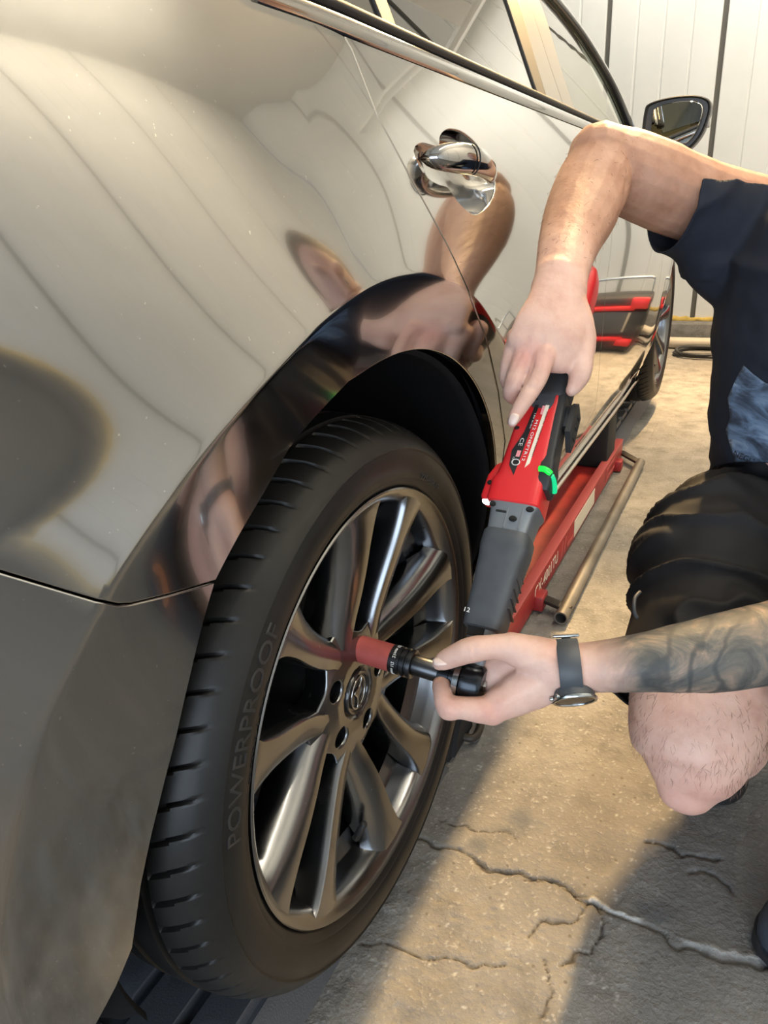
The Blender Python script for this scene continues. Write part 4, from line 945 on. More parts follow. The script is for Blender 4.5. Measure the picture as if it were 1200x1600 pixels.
for k in range(6):
    u = .095 + .0125 * k; pr_.add(*rbox((.0222, -.002, u), (.0035, .032, .0022), .0007, Matrix.Rotation(R(14), 3, 'X')))
pr_.make('grip_rib', M['black_plastic'], wr, True, 40)
tpart('gear_housing', [(.190, .0225, .0225), (.205, .0235, .0235), (.226, .0250, .0245), (.232, .0275, .0255), (.2375, .0285, .0255)], M['grey_metal'], e=0.3)
for (sx, su, sr) in ((-.0215, .229, .0042), (.0205, .229, .0046), (.0050, .2105, .0046)):
    o = make('screw', *cyl((sx, .0235, su), (sx, .0262, su), sr, sr * .86, 16, .0006), M['screw'], wr, True, 40)
    v, f = cyl((sx, .0255, su), (sx, .0268, su), sr * .45, None, 6); make('screw_socket', v, f, M['gap'], o, False)
v, f = rbox((-.010, .0240, .2195), (.012, .002, .0035), .0008); make('slot', v, f, M['gap'], wr, False)
for gx0 in (-.003, .0135):
    v, f = rbox((gx0, .0238, .212), (.0014, .002, .034), .0004); make('rib', v, f, M['grey_metal'], wr, False)
tpart('red_housing', [(.2345, .0275, .0250, -.001), (.237, .0300, .0268, -.0015), (.262, .0298, .0268, -.0018), (.270, .0272, .0256, -.0008), (.285, .0262, .0250), (.33, .0246, .0240), (.39, .0230, .0228), (.412, .0222, .0222)], M['red_plastic'], e=0.24)
tpart('trigger_guard', [(.238, .0085, .0120, -.0300, .006), (.242, .0098, .0135, -.0310, .006), (.268, .0100, .0135, -.0295, .006), (.285, .0078, .0110, -.0265, .004), (.296, .0030, .0060, -.0235, .002)], M['red_plastic'], e=0.4)
v, f = cyl((-.0335, .0180, .258), (-.0335, .0205, .258), .0028, None, 14); make('screw', v, f, M['screw'], wr, True, 40)
v, f = ball((-.0330, .0120, .2375), (.0055, .006, .0042), 14, 8); make('work_lamp', v, f, M['led_white'], wr)
# black rail down the right edge, ending in the lamp bar
tpart('side_rail', [(.258, .0060, .0150, .0275, .006), (.266, .0085, .0185, .0262, .007), (.290, .0090, .0190, .0250, .0060), (.302, .0062, .0180, .0252, .0055), (.36, .0055, .0175, .0232, .0055), (.412, .0055, .0170, .0216, .0050)], M['black_plastic'], e=0.35)
def lamp_bar(name, pts, rr, m): v, f = tube(smooth_path(pts, 5), rr, 10); make(name, v, f, m, wr)
lamp_bar('lamp_bar', [(.0195, .0262, .2800), (.0245, .0268, .2800), (.0290, .0262, .2785), (.0325, .0235, .2765)], .0036, M['led_green'])
lamp_bar('lamp_bar', [(.0335, .0220, .2755), (.0355, .0160, .2725), (.0362, .0090, .2690), (.0358, .0010, .2650)], .0030, M['led_cyan'])
tpart('black_grip', [(.409, .0240, .0234), (.413, .0256, .0246), (.44, .0262, .0252), (.50, .0250, .0245), (.505, .0240, .0240)], M['black_plastic'], e=0.38)
v, f = prism([(-.008, .372), (.0125, .372), (.0150, .384), (.0152, .412), (-.0215, .412), (-.0215, .395), (-.012, .392)], .0012, lambda a, b2, w: (a, .0226 + w - (b2 - .37) * .022, b2)); make('grip_tongue', v, f, M['boot'], wr, False)
tpart('battery', [(.500, .0225, .0225), (.504, .0235, .0235), (.585, .0235, .0235), (.602, .0215, .0215), (.609, .0160, .0160)], M['red_plastic'], e=0.45)
tpart('battery_tip', [(.605, .0165, .0165, -.002), (.618, .0150, .0150, -.003), (.621, .0110, .0110, -.003)], M['black_plastic'], e=0.5)
v, f = rbox((.0225, .006, .545), (.004, .016, .005), .001); make('battery_latch', v, f, M['gap'], wr, True, 40)
# perforated belt clip standing off the right side
poly = [(.330, -.012), (.345, .016), (.392, .016), (.410, .006), (.398, -.018), (.352, -.020)]
v, f = prism(poly, .006, lambda a, b2, w: (.0335 + w, b2, a)); make('belt_clip', v, f, M['black_plastic'], wr, True, 30)
v, f = rbox((.0305, .002, .374), (.009, .022, .040), .003); make('clip_mount', v, f, M['black_plastic'], wr, True, 40)
pp = Parts()
for k in range(3):
    pp.add(*rbox((.0396, -.008 + .001 * k, .352 + .016 * k), (.0016, .010, .009), .0006))
pp.make('clip_slot', M['gap'], wr, False)
# label on the red face; lettering reads along the tool from the grip end
def LY(u): return float(np.interp(u, [.27, .285, .33, .39, .412], [.0256, .0250, .0240, .0228, .0222]))
def lab(a, u, w=0.0): return (a, LY(u) + .0002 + w, u)
def flat(name, poly, m, d=.0006, parent=None): v, f = prism(poly, d, lambda a, b2, w: lab(a, b2, w)); return make(name, v, f, m, parent or wr, False)
flat('label', [(-.0150, .280), (-.0068, .268), (-.0048, .292), (-.0006, .376), (-.0050, .376), (-.0088, .332), (-.0168, .302)], M['print_black'])
flat('label_strip', [(.0030, .279), (.0072, .286), (.0112, .377), (.0070, .377)], M['print_cream'])
flat('label_badge', [(.0034, .362), (.0068, .361), (.0070, .3755), (.0036, .3755)], M['print_pink'])
flat('label_square', [(-.0106, .2935), (-.0062, .2935), (-.0058, .3030), (-.0102, .3030)], M['print_pink'], .0009)
def label_text(txt, size, a, u0, u1, m, name='label_text', k=1.0):
    v, f = text_mesh(txt, size, 0.0001, 'LEFT'); xs = [p[0] for p in v]; lo, hi = min(xs), max(xs)
    out = []
    for p in v:
        t = (p[0] - lo) / (hi - lo); u = u1 + (u0 - u1) * t; out.append(lab(a + (.0036 * (u - .29) / .085) + p[1] * k, u, .0011 + p[2]))
    make(name, out, f, m, wr, False)
label_text('M12 ONEFTR12', .0046, -.0008, .288, .352, M['print_white'])
label_text('CE', .0062, -.0098, .310, .322, M['print_white'])
label_text('DIGITAL TORQUE WRENCH', .0022, .0078, .296, .366, M['print_black'])
label_text('12 V', .0026, -.0122, .284, .292, M['print_white'])
label_text('150 ft-lbs',   .0022, -.0052, .338, .362, M['print_white'])
o = make('label_hole', *cyl(lab(-.0084, .2850, -.001), lab(-.0084, .2850, .0010), .0038, None, 20), M['gap'], wr, True, 40)
v, f = tube([lab(-.0084 + .0044 * math.cos(t), .2850 + .0044 * math.sin(t), .0008) for t in np.linspace(0, 2 * PI, 24, endpoint=False)], .0006, 6, loop=True); make('label_ring', v, f, M['print_white'], wr)
v, f = cyl((-.0085, .0215, .392), (-.0085, .0240, .392), .0052, None, 20, .0008); make('screw', v, f, M['gap'], wr, True, 40)
v, f = cyl((-.0185, .0215, .338), (-.0185, .0238, .338), .0032, None, 16, .0006); make('screw', v, f, M['screw'], wr, True, 40)
pp = Parts()
v, f = rbox((-.0208, .0222, .345), (.0012, .0016, .058), .0004); make('body_seam', v, f, M['gap'], wr, False)
# mark on the boot
v, f = text_mesh('12', .008, .0001); make('boot_mark', [(-.0175 + p[0], .0232 + p[2] + .0003, .083 + p[1]) for p in v], f, M['print_white'], wr, False)

# final proportions along the tool and its girth
for o in list(wr.children) + [q for c in wr.children for q in c.children]:
    for q in o.data.vertices:
        zz = q.co.z; k = 1.0 + 0.11 * min(1.0, max(0.0, (zz - .03) / .03))
        q.co = Vector((q.co.x * k, q.co.y * k, float(np.interp(zz, [-.1, 0, .0665, .1935, .2375, .28, .377, .412, .505, .62], [-.1, 0, .060, .183, .219, .266, .356, .374, .475, .597]))))
# impact socket and extension: each lifts off on its own
def axis_obj(name, prof, m, parent=None, n=40): v, f = axis_lathe(prof, n); return make(name, v, f, m, parent, True, 40)
sk = empty('impact_socket', tuple(ls(-.02)), 'worn red sleeved impact socket pushed onto a wheel nut', 'socket')
SI = Matrix.Translation(-ls(-.02))
on(axis_obj('red_sleeve', [(-.050, .0135), (-.049, .0165), (.0085, .0168), (.0090, .0150)], M['socket_red']), sk, SI)
on(axis_obj('collar', [(.0080, .0150), (.0085, .0172), (.0215, .0172), (.0220, .0158), (.0245, .0158), (.0250, .0176), (.0285, .0176), (.0290, .0156), (.0315, .0156), (.0320, .0178), (.0362, .0176), (.0368, .0160), (.0350, .0128)], M['gun']), sk, SI)
def ring_text(txt, size, x0, r, a0, m, parent, inv):
    v, f = text_mesh(txt, size, .00015); a, b2 = frame(ax); out = []
    for p in v:
        t = a0 - p[0] / r; out.append(ls(x0 + p[1]) + (r + p[2] + .0002) * (math.cos(t) * a + math.sin(t) * b2))
    on(make('collar_lettering', out, f, m, None, False), parent, inv)
for k in range(4): ring_text('21mm 1/2', .0055, .0150, .0172, 0.2 + k * 1.57, M['print_white'], sk, SI)
ext = empty('extension_bar', tuple(ls(.06)), 'short gunmetal extension bar between the red socket and the wrench head', 'extension bar')
EI = Matrix.Translation(-ls(.06))
on(axis_obj('bar', [(.0300, .0100), (.0310, .0122), (.0690, .0122), (.0700, .0118)], M['gun']), ext, EI)
on(axis_obj('collar', [(.0690, .0120), (.0700, .0160), (.0835, .0164), (.0840, .0150), (.0865, .0150), (.0870, .0162), (.0905, .0162), (.0910, .0110)], M['black_steel']), ext, EI)
for k in range(4): ring_text('1/2', .0050, .0790, .0164, 0.4 + k * 1.57, M['print_white'], ext, EI); ring_text('205', .0045, .0735, .0163, 0.5 + k * 1.57, M['print_white'], ext, EI)


# ================================================================== PERSON
RT, DN, FW = Vector((0.892, 0.448, -0.054)), Vector((0.130, -0.369, -0.920)), Vector((-0.432, 0.814, -0.388))
person = empty('person', (0.44, 0.60, FLOOR), 'person in navy t-shirt and black shorts squatting with torque wrench in both hands', 'person')
PI_ = Matrix.Translation((-0.44, -0.60, -FLOOR))
SDv = Vector((0.70, -0.70, 0.0)); FCv = Vector((-0.70, -0.70, 0.0))
B = Parts()
def limb(hint, *nodes, n=20, s=5): B.add(*etube([(c, r[0] if isinstance(r, tuple) else r, r[1] if isinstance(r, tuple) else r) for c, r in nodes], hint, n, s))
# trunk, neck, head
limb(SDv, ((.49, .70, -.10), (.160, .125)), ((.475, .69, .02), (.150, .120)), ((.465, .675, .14), (.142, .112)), ((.455, .65, .30), (.160, .118)), ((.460, .635, .42), (.158, .105)), ((.485, .63, .50), (.12, .08)), ((.502, .635, .54), (.07, .065)), ((.512, .63, .58), (.058, .060)), ((.515, .62, .62), (.056, .058)), n=28)
HC = Vector((.525, .595, .675))
B.add(*ball(HC, (.078, .092, .112), 24, 16)); B.add(*ball(HC + FCv * .028 + Vector((0, 0, -.052)), (.058, .062, .062), 20, 12))
nose = HC + FCv * .097; B.add(*etube([(tuple(nose + Vector((0, 0, .022))), .008, .008), (tuple(nose + FCv * .010 + Vector((0, 0, -.002))), .011, .011), (tuple(nose + FCv * .014 + Vector((0, 0, -.020))), .015, .011)], SDv, 12, 3))
for s in (-1, 1):
    B.add(*ball(HC + SDv * s * .083 + Vector((0, 0, -.005)), (.014, .020, .030), 12, 8)); B.add(*ball(HC + FCv * .078 + SDv * s * .032 + Vector((0, 0, .032)), (.022, .022, .009), 12, 8))
B.add(*ball(HC + FCv * .092 + Vector((0, 0, -.060)), (.024, .024, .0065), 14, 8)); B.add(*ball(HC + FCv * .090 + Vector((0, 0, -.074)), (.021, .021, .007), 14, 8))
# right arm: shoulder, raised elbow, forearm hanging to the grip
RS = (.331, .772, .514)
limb(DN, ((.40, .72, .49), .066), ((.331,.772,.500), .066), ((0.2410, 0.7028, 0.5330), .062), ((0.1759, 0.6526, 0.5645), .0625), ((0.1272, 0.6198, 0.5888), .058), ((0.1039, 0.6025, 0.6041), .050))
limb(RT, ((0.1087, 0.6032, 0.6003), (.046, .046)), ((0.1030, 0.5659, 0.5696), (.0545, .050)), ((0.1013, 0.5021, 0.5299), (.0525, .047)), ((0.1033, 0.4305, 0.4942), (.0425, .038)), ((0.1122, 0.3573, 0.4614), (.0350, .027)), ((0.1161, 0.3283, 0.4405), (.0365, .024)))
KN = (RT * .90 + DN * .43)
limb(KN, ((0.1138, 0.3478, 0.4583), (.034, .025)), ((0.1195, 0.3130, 0.4305), (.038, .021)), ((0.1207, 0.2783, 0.4002), (.046, .0185)), ((0.1111, 0.2603, 0.3731), (.0445, .0165)))
limb(KN, ((0.1309, 0.3269, 0.4288), (.022, .020)), ((0.1482, 0.3115, 0.3954), (.020, .020)), ((0.1568, 0.2996, 0.3737), (.016, .016)))
limb(RT, ((0.1197, 0.2523, 0.3725), 0.0140), ((0.1183, 0.2311, 0.3501), 0.0119), ((0.1139, 0.2173, 0.3364), 0.0110), ((0.1058, 0.2026, 0.3197), 0.0097), ((0.1004, 0.1949, 0.3070), 0.0082), ((0.0987, 0.1931, 0.3026), 0.0067), n=16)
limb(RT, ((0.0956, 0.2543, 0.3777), 0.0144), ((0.0919, 0.2357, 0.3558), 0.0121), ((0.0882, 0.2249, 0.3372), 0.0116), ((0.0856, 0.2338, 0.3252), 0.0104), ((0.0877, 0.2631, 0.3149), 0.0093), ((0.0994, 0.2870, 0.3183), 0.0079), n=16)
limb(RT, ((0.0803, 0.2636, 0.3835), 0.0135), ((0.0773, 0.2504, 0.3642), 0.0116), ((0.0752, 0.2472, 0.3444), 0.0110), ((0.0748, 0.2627, 0.3310), 0.0099), ((0.0808, 0.2909, 0.3267), 0.0088), ((0.0952, 0.3129, 0.3311), 0.0074), n=16)
limb(RT, ((0.0731, 0.2870, 0.3889), 0.0121), ((0.0725, 0.2818, 0.3685), 0.0100), ((0.0736, 0.2875, 0.3508), 0.0093), ((0.0776, 0.3093, 0.3431), 0.0084), ((0.0913, 0.3349, 0.3454), 0.0070), n=16)
limb(RT, ((0.1526, 0.3050, 0.3846), .0170), ((0.1580, 0.2889, 0.3653), .0145), ((0.1599, 0.2741, 0.3476), .0138), ((0.1577, 0.2652, 0.3366), .0112), ((0.1545, 0.2601, 0.3295), .0085), n=16)
# left arm: tattooed forearm across the knee, hand closed round the wrench head
LE = (0.4892, 0.2400, 0.0716); LS = (.60, .49, .46)
limb(DN, ((.54, .55, .47), .068), (LS, .072), ((.585, .40, .32), .060), ((.545, .31, .19), .054), (LE, .047))
limb(DN, (LE, (.046, .046)), ((0.4422, 0.1988, 0.0762), (.048, .048)), ((0.3940, 0.1559, 0.0786), (.0445, .048)), ((0.3444, 0.1169, 0.0778), (.0405, .044)), ((0.2889, 0.0841, 0.0759), (.0325, .037)), ((0.2449, 0.0645, 0.0710), (.0285, .032)), ((0.2122, 0.0540, 0.0674), (.0268, .031)), ((0.1938, 0.0479, 0.0647), (.0275, .030)))
limb(DN, ((0.2052, 0.0533, 0.0685), (.0262, .028)), ((0.1801, 0.0429, 0.0797), (.0240, .024)), ((0.1528, 0.0307, 0.0923), (.0180, .018)))
limb(DN, ((0.2058, 0.0524, 0.0607), (.0255, .026)), ((0.1754, 0.0321, 0.0469), (.0265, .022)), ((0.1430, 0.0061, 0.0285), (.0190, .017)))
limb(DN, ((0.1906, 0.0557, 0.0562), (.028, .022)), ((0.1511, 0.0385, 0.0462), (.034, .016)), ((0.1286, 0.0324, 0.0405), (.026, .011)), ((0.1201, 0.0303, 0.0377), (.016, .008)))
limb(DN, ((0.1874, 0.0704, 0.0393), (.022, .020)), ((0.1576, 0.0566, 0.0176), (.020, .018)), ((0.1310, 0.0421, 0.0090), .0150))
limb(DN, ((0.1853, 0.0850, 0.0335), (.020, .018)), ((0.1576, 0.0837, 0.0101), (.018, .017)), ((0.1320, 0.0759, 0.0016), .0140))
limb(DN, ((0.1826, 0.0957, 0.0331), (.018, .018)), ((0.1595, 0.1047, 0.0135), (.016, .016)), ((0.1380, 0.1035, 0.0065), .0125))
limb(DN, ((0.1541, 0.0313, 0.0922), .0170), ((0.1328, 0.0193, 0.0959), .0136), ((0.1142, 0.0087, 0.0945), .0146), ((0.0952, 0.0027, 0.0850), .0124), ((0.0824, -0.0006, 0.0769), .0108), ((0.0778, -0.0010, 0.0734), .0085), n=16)
limb(DN, ((0.1404, 0.0026, 0.0240), .0172), ((0.1283, -0.0059, 0.0274), .0155), ((0.1101, -0.0141, 0.0305), .0128), ((0.0973, -0.0187, 0.0299), .0138), n=16)
limb(RT, ((0.0951, -0.0189, 0.0294), .0138), ((0.0893, -0.0160, 0.0343), .0118), ((0.0829, -0.0058, 0.0395), .0108), ((0.0780, 0.0041, 0.0401), .0112), ((0.0739, 0.0276, 0.0321), .0092), n=16)
limb(DN, ((0.1310, 0.0421, 0.0090), .0152), ((0.1029, 0.0314, 0.0026), .0135), ((0.0852, 0.0287, 0.0012), .0128), ((0.0744, 0.0353, 0.0065), .0112), ((0.0740, 0.0493, 0.0156), .0095), n=16)
limb(DN, ((0.1320, 0.0759, 0.0016), .0142), ((0.1024, 0.0711, -0.0065), .0128), ((0.0846, 0.0691, -0.0063), .0120), ((0.0758, 0.0746, 0.0049), .0105), ((0.0856, 0.0807, 0.0170), .0090), n=16)
limb(DN, ((0.1380, 0.1035, 0.0065), .0126), ((0.1107, 0.1055, -0.0003), .0110), ((0.0945, 0.1032, 0.0027), .0102), ((0.0912, 0.1027, 0.0158), .0090), ((0.1024, 0.1046, 0.0252), .0078), n=16)
# legs: right knee towards the camera, shank folded back under it; left leg beyond the frame
KR = Vector((0.3474, 0.2245, -0.1251))
limb(RT, ((.41, .66, -.03), (.105, .10)), ((0.3383, 0.4242, -0.0440), (.098, .095)), ((0.3445, 0.2935, -0.0932), (.0935, .090)), ((0.3442, 0.2277, -0.1201), (.0850, .078)), ((0.3477, 0.2100, -0.1456), (.0715, .066)), ((0.3466, 0.1945, -0.1665), (.0550, .050)), ((0.3449, 0.1858, -0.1803), (.0400, .030)), n=28)
limb(RT, (tuple(KR + Vector((.012, .06, -.02))), (.056, .050)), ((.385, .33, -.19), (.060, .062)), ((.395, .44, -.26), (.052, .055)), ((.40, .56, -.325), (.036, .038)), ((.40, .60, -.345), (.036, .040)))
KL = Vector((.63, .21, .04))
limb(RT, ((.55, .58, -.04), (.105, .10)), ((.60, .38, .01), (.092, .09)), (tuple(KL), (.064, .062)))
limb(RT, (tuple(KL), (.060, .058)), ((.612, .27, -.11), (.058, .060)), ((.600, .31, -.24), (.044, .046)), ((.595, .325, -.325), (.036, .038)), ((.59, .32, -.345), (.036, .040)))
body_me = evaluated(from_vf(B.v, B.f), [('REMESH', dict(mode='VOXEL', voxel_size=0.0025, use_smooth_shade=True)), ('SMOOTH', dict(factor=0.5, iterations=5))])
bm = bmesh.new(); bm.from_mesh(body_me)
kv = [q for q in bm.verts if (q.co - (KR + Vector((0, -.02, -.05)))).length < .135 and q.co.y < .30]
for _ in range(60): bmesh.ops.smooth_vert(bm, verts=kv, factor=0.5, use_axis_x=True, use_axis_y=True, use_axis_z=True)
bm.to_mesh(body_me); bm.free()
co = np.zeros(len(body_me.vertices) * 3); body_me.vertices.foreach_get('co', co); co = co.reshape(-1, 3)
def seg_t(p0, p1):
    p0 = np.array(p0, float); p1 = np.array(p1, float); d = p1 - p0; t = ((co - p0) @ d) / (d @ d); tc = np.clip(t, 0, 1); return t, np.linalg.norm(co - p0 - tc[:, None] * d, axis=1)
t1_, d1_ = seg_t((0.2122, 0.0540, 0.0674), LE); tat_ = np.clip((t1_ - 0.02) / 0.16, 0, 1) * (d1_ < 0.075)
t2_, d2_ = seg_t(LE, LS); tat_ = np.maximum(tat_, (d2_ < 0.075) * (t2_ > 0.02) * (t2_ < 0.9))
red_ = np.zeros(len(co))
for c, r_, a in (((0.1041, 0.2335, 0.3787), .020, .55), ((0.1230, 0.2402, 0.3719), .018, .35), ((0.1390, -0.0042, 0.0268), .024, .35), ((0.0971, -0.0240, 0.0319), .016, .30), (tuple(KR + Vector((0, -.07, -.05))), .07, .30), ((0.0990, 0.1921, 0.3029), .016, .35)):
    red_ = np.maximum(red_, a * np.clip(1.3 - np.linalg.norm(co - np.array(c), axis=1) / r_, 0, 1))
s_a, s_d = seg_t((0.1094, 0.4515, 0.5390), (0.1038, 0.5059, 0.5693)); nz_ = fbm(co[:, 0] + co[:, 1], co[:, 2], 160, 3, 2)
tat_ = np.maximum(tat_, 0.5 * np.clip(1.0 - s_d / .012, 0, 1) * (nz_ > 0.1))
t3_, d3_ = seg_t((0.1115, 0.3602, 0.4611), (0.1087, 0.6032, 0.6003)); t4_, d4_ = seg_t((0.1087, 0.6032, 0.6003), RS)
tan_ = np.maximum(np.clip((t3_ + .1) / .5, 0, 1) * (d3_ < .085), 0.9 * (d4_ < .085) * (t4_ > -.1)); tan_ = np.clip(tan_, 0, .9) * (tat_ < .4)
at = body_me.color_attributes.new('marks', 'FLOAT_COLOR', 'POINT'); at.data.foreach_set('color', np.column_stack([tat_, red_, tan_, np.ones(len(co))]).astype(np.float32).ravel())
# knuckle creases, veins and muscle: a little relief along the normals
no = np.zeros(len(co) * 3); body_me.vertices.foreach_get('normal', no); no = no.reshape(-1, 3)
rel = 0.0011 * fbm(co[:, 0] * 1.3 + co[:, 1] * 0.6, co[:, 2] + co[:, 1] * 0.4, 30, 17, 3)
def groove(p0, p1, wdt, dep):
    global rel
    t, d = seg_t(p0, p1); rel = rel - dep * np.exp(-(d / wdt) ** 2)
groove((0.1550, 0.5240, 0.5243), (0.1572, 0.5451, 0.5661), .008, .003)
groove((0.1220, 0.2131, 0.3418), (0.1106, 0.2087, 0.3453), .0025, .0010); groove((0.1260, 0.2131, 0.3374), (0.1138, 0.2087, 0.3416), .0025, .0010)
groove((0.1141, 0.2384, 0.3703), (0.1053, 0.2080, 0.3420), .0022, .0022); groove((0.0955, 0.2382, 0.3775), (0.0884, 0.2233, 0.3543), .0022, .0018); groove((0.1468, 0.2809, 0.3712), (0.1435, 0.2678, 0.3554), .003, .0015)
groove((0.1096, -0.0026, 0.1094), (0.1163, -0.0090, 0.0937), .0024, .0010); groove((0.1169, 0.0017, 0.1103), (0.1238, -0.0052, 0.0932), .0024, .0010)
groove((0.1064, -0.0235, 0.0483), (0.0931, -0.0244, 0.0485), .0026, .0022); groove((0.0933, -0.0326, 0.0440), (0.1082, -0.0288, 0.0353), .0022, .0008); groove((0.1187, 0.0104, 0.0543), (0.1578, 0.0168, 0.0498), .006, .0018); groove((0.1578, 0.0168, 0.0498), (0.1919, 0.0253, 0.0425), .006, .0010)
for p0, p1 in (((0.1205, 0.2961, 0.4326), (0.1232, 0.2444, 0.3804)), ((0.1148, 0.2932, 0.4330), (0.1051, 0.2403, 0.3868)), ((0.1068, 0.2933, 0.4291), (0.0900, 0.2475, 0.3928))): groove(p0, p1, .005, -.0014)
for p0, p1 in (((0.1907, 0.0237, 0.0922), (0.1587, 0.0125, 0.0785)), ((0.1902, 0.0160, 0.0638), (0.1517, -0.0093, 0.0405))): groove(p0, p1, .006, -.0012)
co = co + no * rel[:, None]; body_me.vertices.foreach_set('co', co.ravel()); body_me.update()
on(link('body', body_me, M['skin']), person, PI_)
def hairs(name, axis0, axis1, rad, count, tmin, tmax, length, seed, facing):
    r_ = random.Random(seed); t, d = seg_t(axis0, axis1); ok = np.nonzero((d < rad) & (t > tmin) & (t < tmax) & (no @ np.array(facing) > -0.2))[0]; pr = Parts(); ad = (Vector(axis1) - Vector(axis0)).normalized()
    for i in [int(ok[r_.randrange(len(ok))]) for _ in range(count)]:
        p = Vector(co[i]); n = Vector(no[i]); dr = (ad * r_.uniform(.5, 1) + n * r_.uniform(.05, .22) + Vector((r_.uniform(-.5, .5), r_.uniform(-.5, .5), r_.uniform(-.5, .5)))).normalized(); L = length * r_.uniform(.6, 1.2); s_ = dr.cross(n).normalized() * .00010; q = n.cross(s_).normalized() * .00010
        pr.add([p + s_, p - s_, p + q, p + dr * L * .6 + n * .0006, p + dr * L + n * .0002], [(0, 1, 3), (1, 2, 3), (2, 0, 3), (0, 3, 4), (1, 3, 4)])
    return on(tag(make(name, pr.v, pr.f, M['body_hair'], None, False, fix=False), kind='stuff'), person, PI_)
hairs('leg_hair', (0.3454, 0.3017, -0.0769), tuple(KR + Vector((0, -.02, -.06))), .115, 700, .15, 1.0, .012, 3, -FW)
hairs('arm_hair', (0.1011, 0.5848, 0.5830), (0.1124, 0.3625, 0.4649), .075, 260, -.1, 1.0, .010, 5, -FW)
def nail(c, n_, l_, w_, ln):
    n_ = Vector(n_).normalized(); l_ = Vector(l_); l_ = (l_ - n_ * l_.dot(n_)).normalized(); s_ = n_.cross(l_); rows = []
    for i in range(7):
        a = -1 + 2 * i / 6; row = []
        for j in range(7):
            q = -1 + 2 * j / 6; wd = w_ * math.sqrt(max(0.05, 1 - max(0, a) ** 2 * 0.75 - max(0, -a) ** 4 * .5)); row.append(Vector(c) + l_ * a * ln + s_ * q * wd - n_ * (q * q * w_ * .38 + a * a * ln * .10))
        rows.append(row)
    v, f = loft(rows, closed=False, cap=(False, False)); me = from_vf(v, f); on(link('fingernail', evaluated(me, [('SOLIDIFY', dict(thickness=0.0012, offset=0.0))]), M['nail']), person, PI_)
nail((0.1015, 0.1864, 0.3086), -FW * .85 - RT * .45, Vector((0.0992, 0.1915, 0.3014)) - Vector((0.1058, 0.2026, 0.3197)), .0060, .0075)
nail((0.0826, -0.0080, 0.0843), -FW * .55 - DN * .75 - RT * .25, Vector((0.0778, -0.0010, 0.0734)) - Vector((0.0940, 0.0018, 0.0844)), .0070, .0085)
# hair and eyes
rows = []
for i in range(10):
    ph = PI * 0.60 * i / 9 + 0.02; rows.append([HC + Vector((0.094 * math.sin(ph) * math.cos(t), 0.106 * math.sin(ph) * math.sin(t), 0.122 * math.cos(ph))) - FCv * (0.016 + 0.05 * max(0, ph - 1.0)) for t in [2 * PI * j / 28 for j in range(28)]])
v, f = loft(rows); on(make('hair', v, f, M['hair']), person, PI_)
for s in (-1, 1):
    v, f = ball(HC + FCv * .0695 + SDv * s * .030 + Vector((0, 0, .010)), (.0105, .0105, .0105), 14, 10); e_ = on(make('eye', v, f, M['eye']), person, PI_)
    v, f = ball(HC + FCv * .0762 + SDv * s * .030 + Vector((0, 0, .009)), (.0050, .0050, .0050), 12, 8); o = make('iris', v, f, M['screw']); o.parent = e_; 

# ---- shirt
S = Parts()
def sh(hint, *nodes, n=28, s=5): S.add(*etube([(c, r[0] if isinstance(r, tuple) else r, r[1] if isinstance(r, tuple) else r) for c, r in nodes], hint, n, s))
sh(SDv, ((.485, .690, -.09), (.180, .145)), ((.470, .680, .04), (.184, .150)), ((.462, .668, .15), (.182, .146)), ((.452, .650, .28), (.186, .142)), ((.450, .645, .38), (.192, .135)), ((.462, .632, .47), (.165, .112)), ((.497, .638, .525), (.10, .082)))
sh(DN, ((.42, .705, .49), .098), ((0.3362, 0.7577, 0.4776), (.102, .088)), ((0.2777, 0.7237, 0.5100), (.096, .082)), ((0.2265, 0.6886, 0.5321), (.086, .076)), ((0.1769, 0.6532, 0.5518), (.082, .074)))
sh(DN, ((0.3525, 0.7543, 0.4264), (.10, .08)), ((0.2952, 0.7145, 0.4456), (.075, .06)), ((0.2459, 0.6875, 0.4824), (.05, .05)))
sh(DN, ((.53, .56, .47), .088), ((.60, .49, .45), (.092, .082)), ((.590, .41, .33), (.082, .076)), ((.57, .345, .23), (.080, .074)))
shirt_me = evaluated(from_vf(S.v, S.f), [('REMESH', dict(mode='VOXEL', voxel_size=0.0055, use_smooth_shade=True)), ('SMOOTH', dict(factor=0.5, iterations=8))])
def cloth(me, cuts, amp, fold, seed, thick=0.0025):
    bm = bmesh.new(); bm.from_mesh(me)
    for pt, nrm_ in cuts: bmesh.ops.bisect_plane(bm, geom=list(bm.verts) + list(bm.edges) + list(bm.faces), plane_co=pt, plane_no=nrm_, clear_outer=True)
    # keep the largest piece
    bm.verts.ensure_lookup_table(); seen = set(); best = []
    for v0 in bm.verts:
        if v0.index in seen: continue
        st = [v0]; comp = []
        while st:
            q = st.pop()
            if q.index in seen: continue
            seen.add(q.index); comp.append(q); st += [e.other_vert(q) for e in q.link_edges]
        if len(comp) > len(best): best = comp
    keep = set(best); bmesh.ops.delete(bm, geom=[q for q in bm.verts if q not in keep], context='VERTS')
    bm.normal_update(); bm.verts.ensure_lookup_table()
    c = np.array([tuple(q.co) for q in bm.verts]); n = np.array([tuple(q.normal) for q in bm.verts])
    h = amp(c) * fold(c); c = c + n * h[:, None]
    for q, p in zip(bm.verts, c): q.co = p
    me2 = bpy.data.meshes.new('cloth'); bm.to_mesh(me2); bm.free()
    return evaluated(me2, [('SMOOTH', dict(factor=0.5, iterations=2)), ('SOLIDIFY', dict(thickness=thick, offset=-1.0))])
sl_ax = (Vector((0.2065, 0.6751, 0.5389)) - Vector((.345, .765, .495))).normalized()
